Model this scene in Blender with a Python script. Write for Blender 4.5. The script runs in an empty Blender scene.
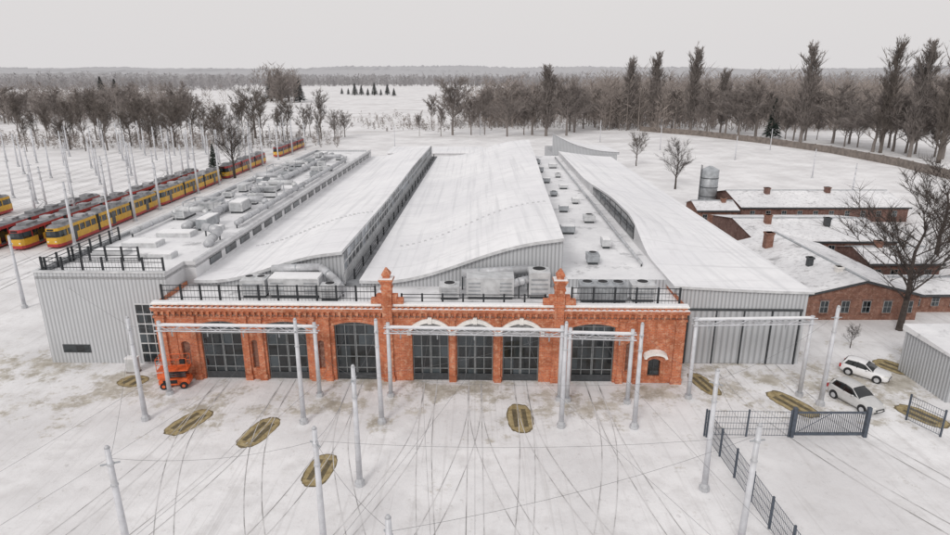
import bpy, math, random
from mathutils import Vector, Matrix
R=math.radians
rnd=random.Random(7)
S=bpy.context.scene; COL=S.collection
H=24.0; F=620.0; PITCH=R(17.2); SP=math.sin(PITCH); CP=math.cos(PITCH)
def G(u,v,z=0.0):
    dx=(u-475)/F; dy=(v-267.5)/F
    t=(H-z)/(SP+dy*CP)
    return (dx*t, t*(CP-dy*SP), z)
ORD=['','first','second','third','fourth','fifth','sixth','seventh','eighth','ninth','tenth','eleventh','twelfth','thirteenth','fourteenth','fifteenth','sixteenth','seventeenth','eighteenth','nineteenth','twentieth']
def od(n):
    if n<=20: return ORD[n]
    return str(n)+({1:'st',2:'nd',3:'rd'}.get(n%10,'th'))
# ---------------------------------------------------------------- materials
def newmat(name):
    m=bpy.data.materials.new(name); m.use_nodes=True
    b=m.node_tree.nodes['Principled BSDF']
    return m,m.node_tree.nodes,m.node_tree.links,b
def vmath(N,L,op,a,b=None,clamp=False):
    n=N.new('ShaderNodeMath'); n.operation=op; n.use_clamp=clamp
    for i,x in enumerate((a,b)):
        if x is None: continue
        if isinstance(x,(int,float)): n.inputs[i].default_value=x
        else: L.new(x,n.inputs[i])
    return n.outputs[0]
def noise(N,L,vec,scale,detail=4,rough=.6):
    n=N.new('ShaderNodeTexNoise'); n.inputs['Scale'].default_value=scale; n.inputs['Detail'].default_value=detail; n.inputs['Roughness'].default_value=rough
    L.new(vec,n.inputs['Vector']); return n.outputs['Fac']
def stretch(N,L,vec,sc,rot=0):
    mp=N.new('ShaderNodeMapping'); mp.inputs['Scale'].default_value=sc; mp.inputs['Rotation'].default_value=(0,0,rot); L.new(vec,mp.inputs[0]); return mp.outputs[0]
def mrange(N,L,x,a,b,c=0,d=1):
    n=N.new('ShaderNodeMapRange'); n.interpolation_type='SMOOTHSTEP'
    L.new(x,n.inputs[0])
    for i,k in enumerate((a,b,c,d)): n.inputs[i+1].default_value=k
    return n.outputs[0]
def mixc(N,L,f,a,b):
    n=N.new('ShaderNodeMix'); n.data_type='RGBA'
    if isinstance(f,(int,float)): n.inputs[0].default_value=f
    else: L.new(f,n.inputs[0])
    for i,x in ((6,a),(7,b)):
        if isinstance(x,tuple): n.inputs[i].default_value=(*x,1)
        else: L.new(x,n.inputs[i])
    return n.outputs[2]
def bump(N,L,b,h,st=.3,dist=.05):
    n=N.new('ShaderNodeBump'); n.inputs['Strength'].default_value=st; n.inputs['Distance'].default_value=dist
    L.new(h,n.inputs['Height']); L.new(n.outputs[0],b.inputs['Normal'])
def mat(name,col,rough=.6,var=.15,scale=3.0,metal=0.0,dirt=None):
    m,N,L,b=newmat(name); tc=N.new('ShaderNodeTexCoord').outputs['Object']
    f=noise(N,L,tc,scale); f2=mrange(N,L,f,.3,.7)
    c0=tuple(max(0,c*(1-var)) for c in col); c1=tuple(min(1,c*(1+var)) for c in col)
    c=mixc(N,L,f2,c0,c1)
    if dirt:
        g=mrange(N,L,noise(N,L,tc,scale*.37,6),.5,.72); c=mixc(N,L,g,c,dirt)
    L.new(c,b.inputs['Base Color']); b.inputs['Roughness'].default_value=rough; b.inputs['Metallic'].default_value=metal
    return m
def snowmat(name,c0,c1,scale,dirty=None,seams=False,bs=.25,slope=None):
    m,N,L,b=newmat(name); pos=N.new('ShaderNodeNewGeometry').outputs['Position']
    f=mrange(N,L,noise(N,L,pos,scale,6),.32,.7); c=mixc(N,L,f,c0,c1)
    f2=mrange(N,L,noise(N,L,pos,scale*9,5),.4,.75,0,.35); c=mixc(N,L,f2,c,tuple(x*.88 for x in c0))
    if seams:
        s=mrange(N,L,noise(N,L,stretch(N,L,pos,(1.6,.035,1)),1.0,4,.6),.47,.7,0,.55); c=mixc(N,L,s,c,(.62,.625,.645))
        s=mrange(N,L,noise(N,L,stretch(N,L,pos,(.06,.5,1)),1.0,6,.7),.52,.72,0,.5); c=mixc(N,L,s,c,(.62,.62,.64))
        sp_=N.new('ShaderNodeSeparateXYZ'); L.new(pos,sp_.inputs[0])
        ln=mrange(N,L,vmath(N,L,'SINE',vmath(N,L,'MULTIPLY',sp_.outputs[1],2*math.pi/6.0)),.985,1.0,0,.3); c=mixc(N,L,ln,c,(.58,.585,.6))
    if slope:
        s=mrange(N,L,noise(N,L,stretch(N,L,pos,(1.8,1.8,.3)),1.0,7,.75),.48,.66,0,.7); c=mixc(N,L,s,c,slope)
    if dirty:
        f3=mrange(N,L,noise(N,L,pos,scale*2.3,8,.7),.54,.68,0,.8); c=mixc(N,L,f3,c,dirty)
    L.new(c,b.inputs['Base Color']); b.inputs['Roughness'].default_value=.85
    if bs: bump(N,L,b,noise(N,L,pos,1.2,8),bs,.15)
    return m
def brickmat(name,c1,c2,mortar,pale):
    m,N,L,b=newmat(name); tc=N.new('ShaderNodeTexCoord').outputs['Object']
    s=N.new('ShaderNodeSeparateXYZ'); L.new(tc,s.inputs[0])
    cm=N.new('ShaderNodeCombineXYZ'); L.new(vmath(N,L,'ADD',s.outputs[0],s.outputs[1]),cm.inputs[0]); L.new(s.outputs[2],cm.inputs[1])
    t=N.new('ShaderNodeTexBrick'); L.new(cm.outputs[0],t.inputs['Vector'])
    t.inputs['Scale'].default_value=1; t.inputs['Brick Width'].default_value=.34; t.inputs['Row Height'].default_value=.13; t.inputs['Mortar Size'].default_value=.012
    t.inputs['Color1'].default_value=(*c1,1); t.inputs['Color2'].default_value=(*c2,1); t.inputs['Mortar'].default_value=(*mortar,1)
    c=t.outputs['Color']
    f=mrange(N,L,noise(N,L,tc,.7,7,.65),.43,.64,0,.6); c=mixc(N,L,f,c,tuple(x*.5 for x in c1))
    st=mrange(N,L,noise(N,L,stretch(N,L,cm.outputs[0],(2.2,.25,1)),1.0,5,.65),.52,.7,0,.5); c=mixc(N,L,st,c,tuple(x*.4 for x in c1))
    g=mrange(N,L,noise(N,L,tc,2.6,7,.75),.49,.64,0,.75); c=mixc(N,L,g,c,pale)
    L.new(c,b.inputs['Base Color']); b.inputs['Roughness'].default_value=.9
    bump(N,L,b,t.outputs['Fac'],.3,.02)
    return m
def ribmat(name,col,period=.33,rough=.45,horiz=False):
    m,N,L,b=newmat(name); tc=N.new('ShaderNodeTexCoord').outputs['Object']
    s=N.new('ShaderNodeSeparateXYZ'); L.new(tc,s.inputs[0])
    a=s.outputs[2] if horiz else vmath(N,L,'ADD',s.outputs[0],s.outputs[1])
    w=vmath(N,L,'SINE',vmath(N,L,'MULTIPLY',a,2*math.pi/period))
    f=mrange(N,L,w,-.9,.2)
    c=mixc(N,L,f,tuple(x*.66 for x in col),col)
    g=mrange(N,L,noise(N,L,tc,.5,6),.4,.75,0,.35); c=mixc(N,L,g,c,tuple(x*.7 for x in col))
    L.new(c,b.inputs['Base Color']); b.inputs['Roughness'].default_value=rough; b.inputs['Metallic'].default_value=.1
    bump(N,L,b,w,.5,.04)
    return m
def glassmat(name,col,rough=.08,ior=1.5,cell=(1.0,1.0),top=3.4):
    m,N,L,b=newmat(name); tc=N.new('ShaderNodeTexCoord').outputs['Object']
    s=N.new('ShaderNodeSeparateXYZ'); L.new(tc,s.inputs[0])
    cm=N.new('ShaderNodeCombineXYZ')
    L.new(vmath(N,L,'FLOOR',vmath(N,L,'MULTIPLY',vmath(N,L,'ADD',s.outputs[0],s.outputs[1]),1/cell[0])),cm.inputs[0]); L.new(vmath(N,L,'FLOOR',vmath(N,L,'MULTIPLY',s.outputs[2],1/cell[1])),cm.inputs[1])
    wn=N.new('ShaderNodeTexWhiteNoise'); wn.noise_dimensions='2D'; L.new(cm.outputs[0],wn.inputs['Vector'])
    v=vmath(N,L,'POWER',wn.outputs['Value'],2.4)
    c=mixc(N,L,v,tuple(x*.4 for x in col),tuple(min(1,x*top) for x in col))
    L.new(c,b.inputs['Base Color']); b.inputs['Roughness'].default_value=rough; b.inputs['IOR'].default_value=ior
    bump(N,L,b,noise(N,L,tc,.8,2),.08,.05)
    return m
M={}
M['roofsnow']=snowmat('roof_snow',(.80,.80,.82),(.90,.90,.91),.09,None,True)
M['flatsnow']=snowmat('flat_roof_snow',(.74,.74,.755),(.87,.87,.88),.2,(.38,.38,.39))
M['capsnow']=snowmat('cap_snow',(.82,.82,.83),(.90,.90,.91),.5)
M['oldsnow']=snowmat('old_roof_snow',(.72,.72,.735),(.87,.87,.88),.22,(.30,.295,.30),False,.06,(.44,.435,.445))
M['brick']=brickmat('orange_brick',(.60,.175,.07),(.42,.11,.05),(.48,.30,.22),(.66,.37,.24))
M['brickdark']=brickmat('dark_brick',(.17,.078,.06),(.12,.057,.047),(.24,.17,.15),(.26,.18,.15))
M['brickbrown']=brickmat('brown_brick',(.25,.108,.07),(.18,.075,.053),(.28,.2,.16),(.36,.23,.18))
M['rib']=ribmat('ribbed_cladding',(.55,.565,.585))
M['ribdark']=ribmat('ribbed_gate',(.48,.495,.515),.5)
M['panel']=mat('pale_wall_panel',(.6,.6,.61),.5,.1,.7)
M['glass']=glassmat('dark_glass',(.017,.022,.025),.06,1.65,(.74,.98),3.4)
M['glassblue']=glassmat('clerestory_glass',(.13,.142,.155),.3,1.5,(1.69,1.05))
M['frame']=mat('dark_frame_paint',(.05,.055,.06),.5,.2,4)
M['gatebar']=mat('gate_bar_paint',(.19,.20,.205),.5,.2,4)
M['transom']=mat('pale_transom_panel',(.36,.37,.375),.5,.2,2)
M['rail']=mat('railing_paint',(.02,.023,.027),.5,.2,4)
M['galv']=mat('galvanised_steel',(.50,.51,.53),.45,.12,2.5,.15,(.38,.38,.39))
M['mast']=mat('mast_grey_paint',(.58,.59,.62),.45,.12,1.5,.05,(.44,.44,.45))
M['unit']=mat('unit_sheet_metal',(.38,.40,.42),.45,.2,1.5,.2,(.28,.29,.30))
M['unitlight']=mat('unit_pale_metal',(.58,.59,.60),.45,.15,1.5,.1,(.44,.44,.45))
M['black']=mat('black_rubber',(.02,.02,.022),.8,.2,5)
M['gutter']=mat('gutter_membrane',(.27,.28,.295),.7,.25,.7,0,(.55,.55,.57))
M['stone']=mat('pale_stone',(.78,.76,.73),.8,.1,3)
M['concrete']=mat('wall_concrete',(.21,.18,.16),.9,.25,.8)
M['orange']=mat('lift_orange_paint',(.70,.13,.035),.45,.2,4,0,(.5,.1,.04))
M['yellow']=mat('tram_yellow',(.63,.36,.035),.4,.12,1.5,0,(.45,.28,.07))
M['red']=mat('tram_red',(.40,.04,.038),.4,.12,1.5,0,(.28,.045,.045))
M['tramroof']=mat('tram_roof_grey',(.22,.22,.23),.7,.3,1.2,0,(.55,.55,.56))
M['carwhite']=mat('white_car_paint',(.78,.78,.79),.25,.04,2)
M['carsilver']=mat('silver_car_paint',(.58,.58,.575),.28,.05,2,.15)
M['lamp']=mat('headlamp_lens',(.75,.75,.72),.15,.1,8)
M['tail']=mat('tail_lamp_lens',(.4,.02,.02),.2,.1,8)
M['fence']=mat('fence_dark_coating',(.07,.085,.11),.5,.2,3)
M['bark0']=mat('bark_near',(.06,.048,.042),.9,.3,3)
M['bark1']=mat('bark_mid_haze_tint',(.14,.12,.107),.9,.25,.5)  # from here barks pale with distance: aerial haze painted into the base colour
M['bark2']=mat('bark_far_haze_tint',(.225,.198,.184),.9,.28,.06)
M['barkr']=mat('bark_far_brown_haze_tint',(.255,.22,.2),.9,.28,.05)  # browner far bark, also lightened to stand in for haze
M['bark3']=mat('bark_distant_haze_tint',(.315,.305,.312),.9,.18,.02)  # palest bark, haze of the horizon mixed into its colour
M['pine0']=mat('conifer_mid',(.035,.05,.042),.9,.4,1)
M['pine2']=mat('conifer_far_haze_tint',(.125,.135,.135),.9,.25,.3)  # far conifers greyed and lightened, haze put into the colour
M['hill']=mat('hill_haze_tint',(.44,.44,.455),1,.025,.003)  # pale grey is air haze painted onto the ridges
M['hill2']=mat('wood_haze_tint',(.365,.362,.37),1,.03,.006)  # nearest ridge, a little less painted haze
M['wire']=mat('wire_copper_dark',(.13,.13,.135),.6,.2,3)
m,N,L,b=newmat('rail_groove'); pos=N.new('ShaderNodeNewGeometry').outputs['Position']
c=mixc(N,L,mrange(N,L,noise(N,L,pos,.3,6,.7),.36,.58),(.24,.23,.225),(.66,.65,.65)); L.new(c,b.inputs['Base Color']); b.inputs['Roughness'].default_value=.7; M['track']=m
m,N,L,b=newmat('bare_gravel'); pos=N.new('ShaderNodeNewGeometry').outputs['Position']
c=mixc(N,L,mrange(N,L,noise(N,L,pos,2.6,7,.7),.35,.65),(.25,.19,.09),(.43,.35,.195)); c=mixc(N,L,mrange(N,L,noise(N,L,pos,1.5,5),.62,.7,0,.5),c,(.6,.58,.55)); L.new(c,b.inputs['Base Color']); b.inputs['Roughness'].default_value=1; M['gravel']=m
M['gravelrim']=mat('wet_gravel_rim',(.17,.135,.075),1,.3,2)
M['pitcover']=mat('point_box_cover',(.13,.105,.06),.8,.3,3)
# ground
m,N,L,b=newmat('snowy_ground'); pos=N.new('ShaderNodeNewGeometry').outputs['Position']
sx=N.new('ShaderNodeSeparateXYZ'); L.new(pos,sx.inputs[0]); X,Y=sx.outputs[0],sx.outputs[1]
c=mixc(N,L,mrange(N,L,noise(N,L,pos,.11,7),.32,.66),(.69,.68,.685),(.86,.855,.86))
near=mrange(N,L,Y,150,70)
c=mixc(N,L,mrange(N,L,noise(N,L,pos,.45,9,.72),.45,.7,0,.55),c,(.59,.575,.57))
st=mrange(N,L,noise(N,L,stretch(N,L,pos,(1.3,.16,1)),1.0,7,.7),.53,.7,0,.25); c=mixc(N,L,vmath(N,L,'MULTIPLY',st,near),c,(.50,.485,.48))
for rr_,sc_ in ((.5,(2.4,.05,1)),(-.35,(2.6,.05,1)),(1.45,(2.2,.05,1))):
    rt=mrange(N,L,noise(N,L,stretch(N,L,pos,sc_,rr_),1.0,3,.5),.62,.67,0,.22); c=mixc(N,L,vmath(N,L,'MULTIPLY',rt,near),c,(.49,.475,.47))
sp=mrange(N,L,noise(N,L,pos,1.7,8,.75),.56,.7,0,.5); c=mixc(N,L,vmath(N,L,'MULTIPLY',sp,near),c,(.42,.40,.39))
band=vmath(N,L,'MULTIPLY',mrange(N,L,Y,35,42.5),mrange(N,L,Y,58,48))
xw=vmath(N,L,'MULTIPLY',mrange(N,L,X,-85,-45),mrange(N,L,X,60,36))
bias=vmath(N,L,'MULTIPLY',band,xw)
pat=vmath(N,L,'ADD',noise(N,L,pos,.21,11,.78),vmath(N,L,'MULTIPLY',bias,.13))
dm=mrange(N,L,pat,.60,.70,0,.72)
dc=mixc(N,L,mrange(N,L,noise(N,L,pos,.8,7,.75),.38,.62),(.25,.205,.125),(.50,.46,.38))
c=mixc(N,L,vmath(N,L,'MULTIPLY',dm,near),c,dc)
farm=mrange(N,L,Y,150,260); fd=mrange(N,L,noise(N,L,stretch(N,L,pos,(.5,1.6,1)),.03,8,.7),.5,.66,0,.6)
c=mixc(N,L,vmath(N,L,'MULTIPLY',fd,farm),c,(.45,.43,.42))
L.new(c,b.inputs['Base Color']); b.inputs['Roughness'].default_value=.9
bump(N,L,b,noise(N,L,pos,1.5,8,.7),.4,.12)
M['ground']=m
# ---------------------------------------------------------------- mesh helpers
class MB:
    def __init__(s): s.v=[]; s.f=[]
    def poly(s,pts):
        k=len(s.v); s.v+= [tuple(p) for p in pts]; s.f.append(tuple(range(k,k+len(pts)))); return s
    def box(s,x0,x1,y0,y1,z0,z1):
        k=len(s.v); s.v+=[(x0,y0,z0),(x1,y0,z0),(x1,y1,z0),(x0,y1,z0),(x0,y0,z1),(x1,y0,z1),(x1,y1,z1),(x0,y1,z1)]
        for q in ((0,3,2,1),(4,5,6,7),(0,1,5,4),(1,2,6,5),(2,3,7,6),(3,0,4,7)): s.f.append(tuple(k+i for i in q))
        return s
    def cbox(s,c,d): return s.box(c[0]-d[0]/2,c[0]+d[0]/2,c[1]-d[1]/2,c[1]+d[1]/2,c[2]-d[2]/2,c[2]+d[2]/2)
    def prism(s,pts,z0,z1,pts2=None):
        n=len(pts); k=len(s.v); q=pts2 or pts
        s.v+=[(p[0],p[1],z0) for p in pts]+[(p[0],p[1],z1) for p in q]
        s.f.append(tuple(range(k+n-1,k-1,-1))); s.f.append(tuple(range(k+n,k+2*n)))
        for i in range(n): j=(i+1)%n; s.f.append((k+i,k+j,k+n+j,k+n+i))
        return s
    def tube(s,a,b,r0,r1=None,n=6,caps=True):
        r1=r0 if r1 is None else r1
        a=Vector(a); b=Vector(b); d=(b-a)
        if d.length<1e-6: return s
        d.normalize(); u=d.cross(Vector((0,0,1)) if abs(d.z)<.95 else Vector((1,0,0))).normalized(); w=d.cross(u)
        k=len(s.v)
        for p,r in ((a,r0),(b,r1)):
            for i in range(n):
                t=2*math.pi*i/n; s.v.append(tuple(p+u*(r*math.cos(t))+w*(r*math.sin(t))))
        for i in range(n): j=(i+1)%n; s.f.append((k+i,k+j,k+n+j,k+n+i))
        if caps: s.f.append(tuple(range(k+n-1,k-1,-1))); s.f.append(tuple(range(k+n,k+2*n)))
        return s
    def grid(s,nx,ny,fn):
        k=len(s.v)
        for j in range(ny+1):
            for i in range(nx+1): s.v.append(tuple(fn(i/nx,j/ny)))
        for j in range(ny):
            for i in range(nx):
                a=k+j*(nx+1)+i; s.f.append((a,a+1,a+nx+2,a+nx+1))
        return s
BASE={}
def mesh(mb,name,m,base=(0,0,0),smooth=False):
    me=bpy.data.meshes.new(name)
    me.from_pydata([(v[0]-base[0],v[1]-base[1],v[2]-base[2]) for v in mb.v],[],mb.f)
    me.materials.append(M[m] if isinstance(m,str) else m); me.update()
    if smooth: me.polygons.foreach_set('use_smooth',[True]*len(me.polygons))
    return me
def part(mb,name,m,parent,smooth=False,label=None):
    b=BASE[parent.name]
    o=bpy.data.objects.new(name,mesh(mb,name,m,b,smooth)); COL.objects.link(o); o.parent=parent; BASE[o.name]=b
    if label: o['label']=label
    return o
DR=R(-1.2); PV=(-4.0,46.0)
def D(x,y,z=0):
    c,s=math.cos(DR),math.sin(DR); dx,dy=x-PV[0],y-PV[1]
    return (PV[0]+c*dx-s*dy, PV[1]+s*dx+c*dy, z)
def tag(o,label,cat,group=None,kind=None):
    o['label']=label; o['category']=cat
    if group: o['group']=group
    if kind: o['kind']=kind
    return o
def thing(name,label,cat,base=(0,0,0),dep=False,rz=0,loc=None,group=None):
    o=bpy.data.objects.new(name,None); COL.objects.link(o); o.empty_display_size=.3
    if dep: o.location=D(*base); o.rotation_euler=(0,0,DR)
    else: o.location=loc if loc is not None else base; o.rotation_euler=(0,0,rz)
    BASE[o.name]=base if loc is None else (0,0,0)
    return tag(o,label,cat,group)
def solo(mb,name,m,label,cat,base=(0,0,0),dep=False,group=None,kind=None,smooth=False):
    o=bpy.data.objects.new(name,mesh(mb,name,m,base,smooth)); COL.objects.link(o)
    if dep: o.location=D(*base); o.rotation_euler=(0,0,DR)
    else: o.location=base
    return tag(o,label,cat,group,kind)
def struct(mb,name,m,smooth=False):
    o=bpy.data.objects.new(name,mesh(mb,name,m,(0,0,0),smooth)); COL.objects.link(o); o['kind']='structure'; return o
def copy_tree(o,parent=None):
    c=o.copy(); COL.objects.link(c); c.parent=parent
    for ch in [x for x in COL.objects if x.parent==o]: copy_tree(ch,c)
    return c
def relabel(o,label,group=None):
    o['label']=label
    if group: o['group']=group
    return o
# ---------------------------------------------------------------- world, sun, camera
w=bpy.data.worlds.new('World'); S.world=w; w.use_nodes=True; N=w.node_tree.nodes; L=w.node_tree.links
EL,AZ=R(34),R(205)
sky=N.new('ShaderNodeTexSky'); sky.sky_type='NISHITA'; sky.sun_disc=False; sky.sun_elevation=EL; sky.sun_rotation=AZ; sky.air_density=2; sky.dust_density=6
mx=N.new('ShaderNodeMix'); mx.data_type='RGBA'; mx.inputs[0].default_value=.93; L.new(sky.outputs[0],mx.inputs[6]); mx.inputs[7].default_value=(7.65,7.45,7.5,1)
bg=N['Background']; bg.inputs['Strength'].default_value=.1; L.new(mx.outputs[2],bg.inputs['Color'])
sl=bpy.data.lights.new('sun','SUN'); sl.energy=1.2; sl.angle=R(14); sl.color=(1,.98,.96)
so=bpy.data.objects.new('sun',sl); COL.objects.link(so)
sd=Vector((math.sin(AZ)*math.cos(EL),math.cos(AZ)*math.cos(EL),math.sin(EL)))
so.rotation_euler=sd.to_track_quat('Z','Y').to_euler(); so.location=(0,-20,80)
cam=bpy.data.cameras.new('camera'); cam.sensor_width=36; cam.lens=F/950*36; cam.clip_end=20000; cam.clip_start=.5
co=bpy.data.objects.new('camera',cam); COL.objects.link(co); co.location=(0,0,H); co.rotation_euler=(R(90)-PITCH,0,0); S.camera=co
S.view_settings.view_transform='Standard'; S.view_settings.look='None'; S.view_settings.exposure=0
# ---------------------------------------------------------------- ground and hills
struct(MB().poly([(-7000,-300,0),(7000,-300,0),(7000,9000,0),(-7000,9000,0)]),'ground','ground')
def ridge(name,m,y0,hmin,hmax,x0,x1,seed,depth=500,jag=4):
    r=random.Random(seed); ph=[r.uniform(0,6.28) for _ in range(6)]
    mb=MB(); n=1100
    def hh(x):
        t=x/700
        a=.5+.25*math.sin(t+ph[0])+.15*math.sin(2.3*t+ph[1])+.1*math.sin(5.1*t+ph[2])
        return hmin+(hmax-hmin)*max(0,min(1,a))
    h0=[hh(x0+(x1-x0)*i/n) for i in range(n+1)]; hs=[q+r.uniform(-jag,jag)*r.random() for q in h0]
    def fn(a,b_):
        i=round(a*n); x=x0+(x1-x0)*a
        return (x,y0+depth*b_,(0 if b_==0 else h0[i]*.8 if b_<.9 else hs[i])-.2)
    mb.grid(n,2,fn); struct(mb,name,m,True)
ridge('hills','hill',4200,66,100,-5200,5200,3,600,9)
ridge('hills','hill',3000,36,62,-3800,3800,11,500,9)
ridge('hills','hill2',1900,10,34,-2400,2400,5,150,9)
# ---------------------------------------------------------------- tram tracks
def crom(pts,step=1.2):
    P=[Vector((p[0],p[1],0)) for p in pts]; P=[P[0]*2-P[1]]+P+[P[-1]*2-P[-2]]; out=[]
    for i in range(1,len(P)-2):
        n=max(2,int((P[i+1]-P[i]).length/step))
        for k in range(n):
            t=k/n; a,b_,c_,d_=P[i-1],P[i],P[i+1],P[i+2]
            out.append(.5*((2*b_)+(c_-a)*t+(2*a-5*b_+4*c_-d_)*t*t+(3*b_-a-3*c_+d_)*t**3))
    out.append(P[-2]); return out
tz=[.012]
def track(pts,step=1.0,wd=.045):
    c=crom(pts,step); mb=MB(); z=tz[0]; tz[0]+=.0006
    for off in (-.5,.5):
        L_=[];R_=[]
        for i,p in enumerate(c):
            d=(c[min(i+1,len(c)-1)]-c[max(i-1,0)]).normalized(); n=Vector((d.y,-d.x,0))
            L_.append(p+n*(off-wd/2)); R_.append(p+n*(off+wd/2))
        for i in range(len(c)-1):
            mb.poly([(L_[i].x,L_[i].y,z),(R_[i].x,R_[i].y,z),(R_[i+1].x,R_[i+1].y,z),(L_[i+1].x,L_[i+1].y,z)])
    struct(mb,'tram_track','track')
DX=[-20.6,-15.3,-9.7,-3.6,0.0,3.7,9.5]
tr=[(0,[(-21,36),(-22.6,29),(-25,22)]),(0,[(-19.9,36),(-17,28),(-13,21)]),(1,[(-16,36),(-18,29),(-21,22)]),(1,[(-14.6,36),(-12,28),(-8,21)]),
(2,[(-10,36),(-11.6,29),(-14.5,22)]),(2,[(-9,36),(-6.5,28),(-3.5,21)]),(3,[(-3.4,36),(-2.8,29),(-1.8,21)]),(3,[(-4.4,36),(-6.8,29),(-10,22)]),
(4,[(0,36),(0,29),(0,21)]),(4,[(.7,36),(3,28),(6.5,21)]),(4,[(-.7,36),(-2.8,28),(-6,21)]),(5,[(3.5,36),(2.8,29),(1.6,21)]),(5,[(4.4,36),(7,28),(10.5,21)]),
(6,[(9,36),(7,28),(4,21)]),(6,[(9.8,36),(11,28),(13,21)])]
for d,p in tr: track([(DX[d],46.2),(DX[d],42)]+p)
track([(21,50),(21.3,42),(23.3,35),(26.5,28),(31,20)],wd=.065); track([(25.6,50),(26,42),(28.2,35),(31.5,28),(37,20)],wd=.065)
for x in (-56.5,-61,-65.5,-70,-74.5,-79,-83.5,-88,-92.5,-97,-101.5,-106,-112,-118): track([(x-8,30),(x,60),(x,80),(x,180),(x+4,260)],6,.12)
def oval(u,v,a,b_,rz,n=40):
    p=G(u,v); r=random.Random(int(u)); c_,s_=math.cos(rz),math.sin(rz)
    def W(x,y,z): return (p[0]+x*c_-y*s_,p[1]+x*s_+y*c_,z)
    for k_,z,nm,mm in ((1.0,.005,'wet_rim','gravelrim'),(.93,.008,'bare_patch','gravel')):
        mb=MB(); pts=[]
        for i in range(n):
            t=2*math.pi*i/n; k=k_*(1+r.uniform(-.04,.04)); cx,sx_=math.cos(t),math.sin(t)
            pts.append(W(a*k*math.copysign(abs(cx)**.75,cx),b_*k*math.copysign(abs(sx_)**.75,sx_),z))
        mb.poly(pts); struct(mb,nm,mm)
    bx=MB()
    for q in (-.36,.36):
        bx.poly([W(q*a-.13*a-.05,-b_*.62,.0105),W(q*a+.13*a+.05,-b_*.62,.0105),W(q*a+.13*a+.05,b_*.62,.0105),W(q*a-.13*a-.05,b_*.62,.0105)])
    struct(bx,'point_cover','pitcover')
for a in ((189,422,1.0,1.9,-.42),(259,432,.95,2.0,-.28),(320,470,.9,1.75,-.12),(520,418,.95,2.0,.03),(792,404,1.0,2.2,.42),(704,384,.8,2.0,.2),(133,381,1.2,1.0,-.3),(893,367,1.1,1.6,.5),(922,416,1.0,1.8,.5)): oval(*a)
# ---------------------------------------------------------------- brick front building
FY=46.0; XL,XR=-25.8,16.75; ZT=6.55
bf=thing('brick_depot_front','orange brick depot front with seven tall glazed gates and two pinnacled piers','building',(-4,FY,0),dep=True)
ops=[(DX[0],3.3,4.85,.3),(DX[1],3.3,4.85,.3),(DX[2],3.3,4.85,.3),(DX[3],2.95,4.4,.75),(DX[4],2.95,4.4,.75),(DX[5],2.95,4.4,.75),(DX[6],3.4,4.85,.3)]
wb=MB(); NA=10; DEP=.4; WC=14.5
def arch(c,wd,zs,rise,k): t=k/NA; return (c-wd/2+wd*t, zs+rise*(1-(2*t-1)**2))
allop=sorted([(c,wd,zs,rise,0) for c,wd,zs,rise in ops]+[(WC,1.0,1.95,.2,.6),(-23.6,.7,3.2,.15,1.2),(12.4,.5,3.4,.12,1.0),(-17.95,.5,3.4,.12,1.0),(-12.5,.5,3.4,.12,1.0)])
xs=XL
for (c,wd,zs,rise,z0) in allop:
    l,r_=c-wd/2,c+wd/2
    wb.poly([(xs,FY,0),(l,FY,0),(l,FY,ZT),(xs,FY,ZT)])
    for k in range(NA):
        a=arch(c,wd,zs,rise,k); b_=arch(c,wd,zs,rise,k+1)
        wb.poly([(a[0],FY,a[1]),(b_[0],FY,b_[1]),(b_[0],FY,ZT),(a[0],FY,ZT)])
        wb.poly([(a[0],FY+DEP,a[1]),(b_[0],FY+DEP,b_[1]),(b_[0],FY,b_[1]),(a[0],FY,a[1])])
    wb.poly([(l,FY,z0),(l,FY+DEP,z0),(l,FY+DEP,zs),(l,FY,zs)]); wb.poly([(r_,FY+DEP,z0),(r_,FY,z0),(r_,FY,zs),(r_,FY+DEP,zs)])
    if z0: wb.poly([(l,FY,0),(r_,FY,0),(r_,FY,z0),(l,FY,z0)]).poly([(l,FY,z0),(r_,FY,z0),(r_,FY+DEP,z0),(l,FY+DEP,z0)])
    xs=r_
wb.poly([(xs,FY,0),(XR,FY,0),(XR,FY,ZT),(xs,FY,ZT)])
wb.poly([(XL,52,0),(XL,FY,0),(XL,FY,ZT),(XL,52,ZT)]).poly([(XR,FY,0),(XR,52,0),(XR,52,ZT),(XR,FY,ZT)])
wb.poly([(XL,FY,ZT),(XR,FY,ZT),(XR,FY+.45,ZT),(XL,FY+.45,ZT)]).poly([(XR,FY+.45,6),(XL,FY+.45,6),(XL,FY+.45,ZT),(XR,FY+.45,ZT)])
part(wb,'wall','brick',bf)
for (c,wd,zs,rise,z0) in allop:
    if wd<.9: part(MB().poly([(c-wd/2,FY+.25,z0),(c+wd/2,FY+.25,z0),(c+wd/2,FY+.25,zs+rise),(c-wd/2,FY+.25,zs+rise)]),'blind_niche','brickbrown',bf)
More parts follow.
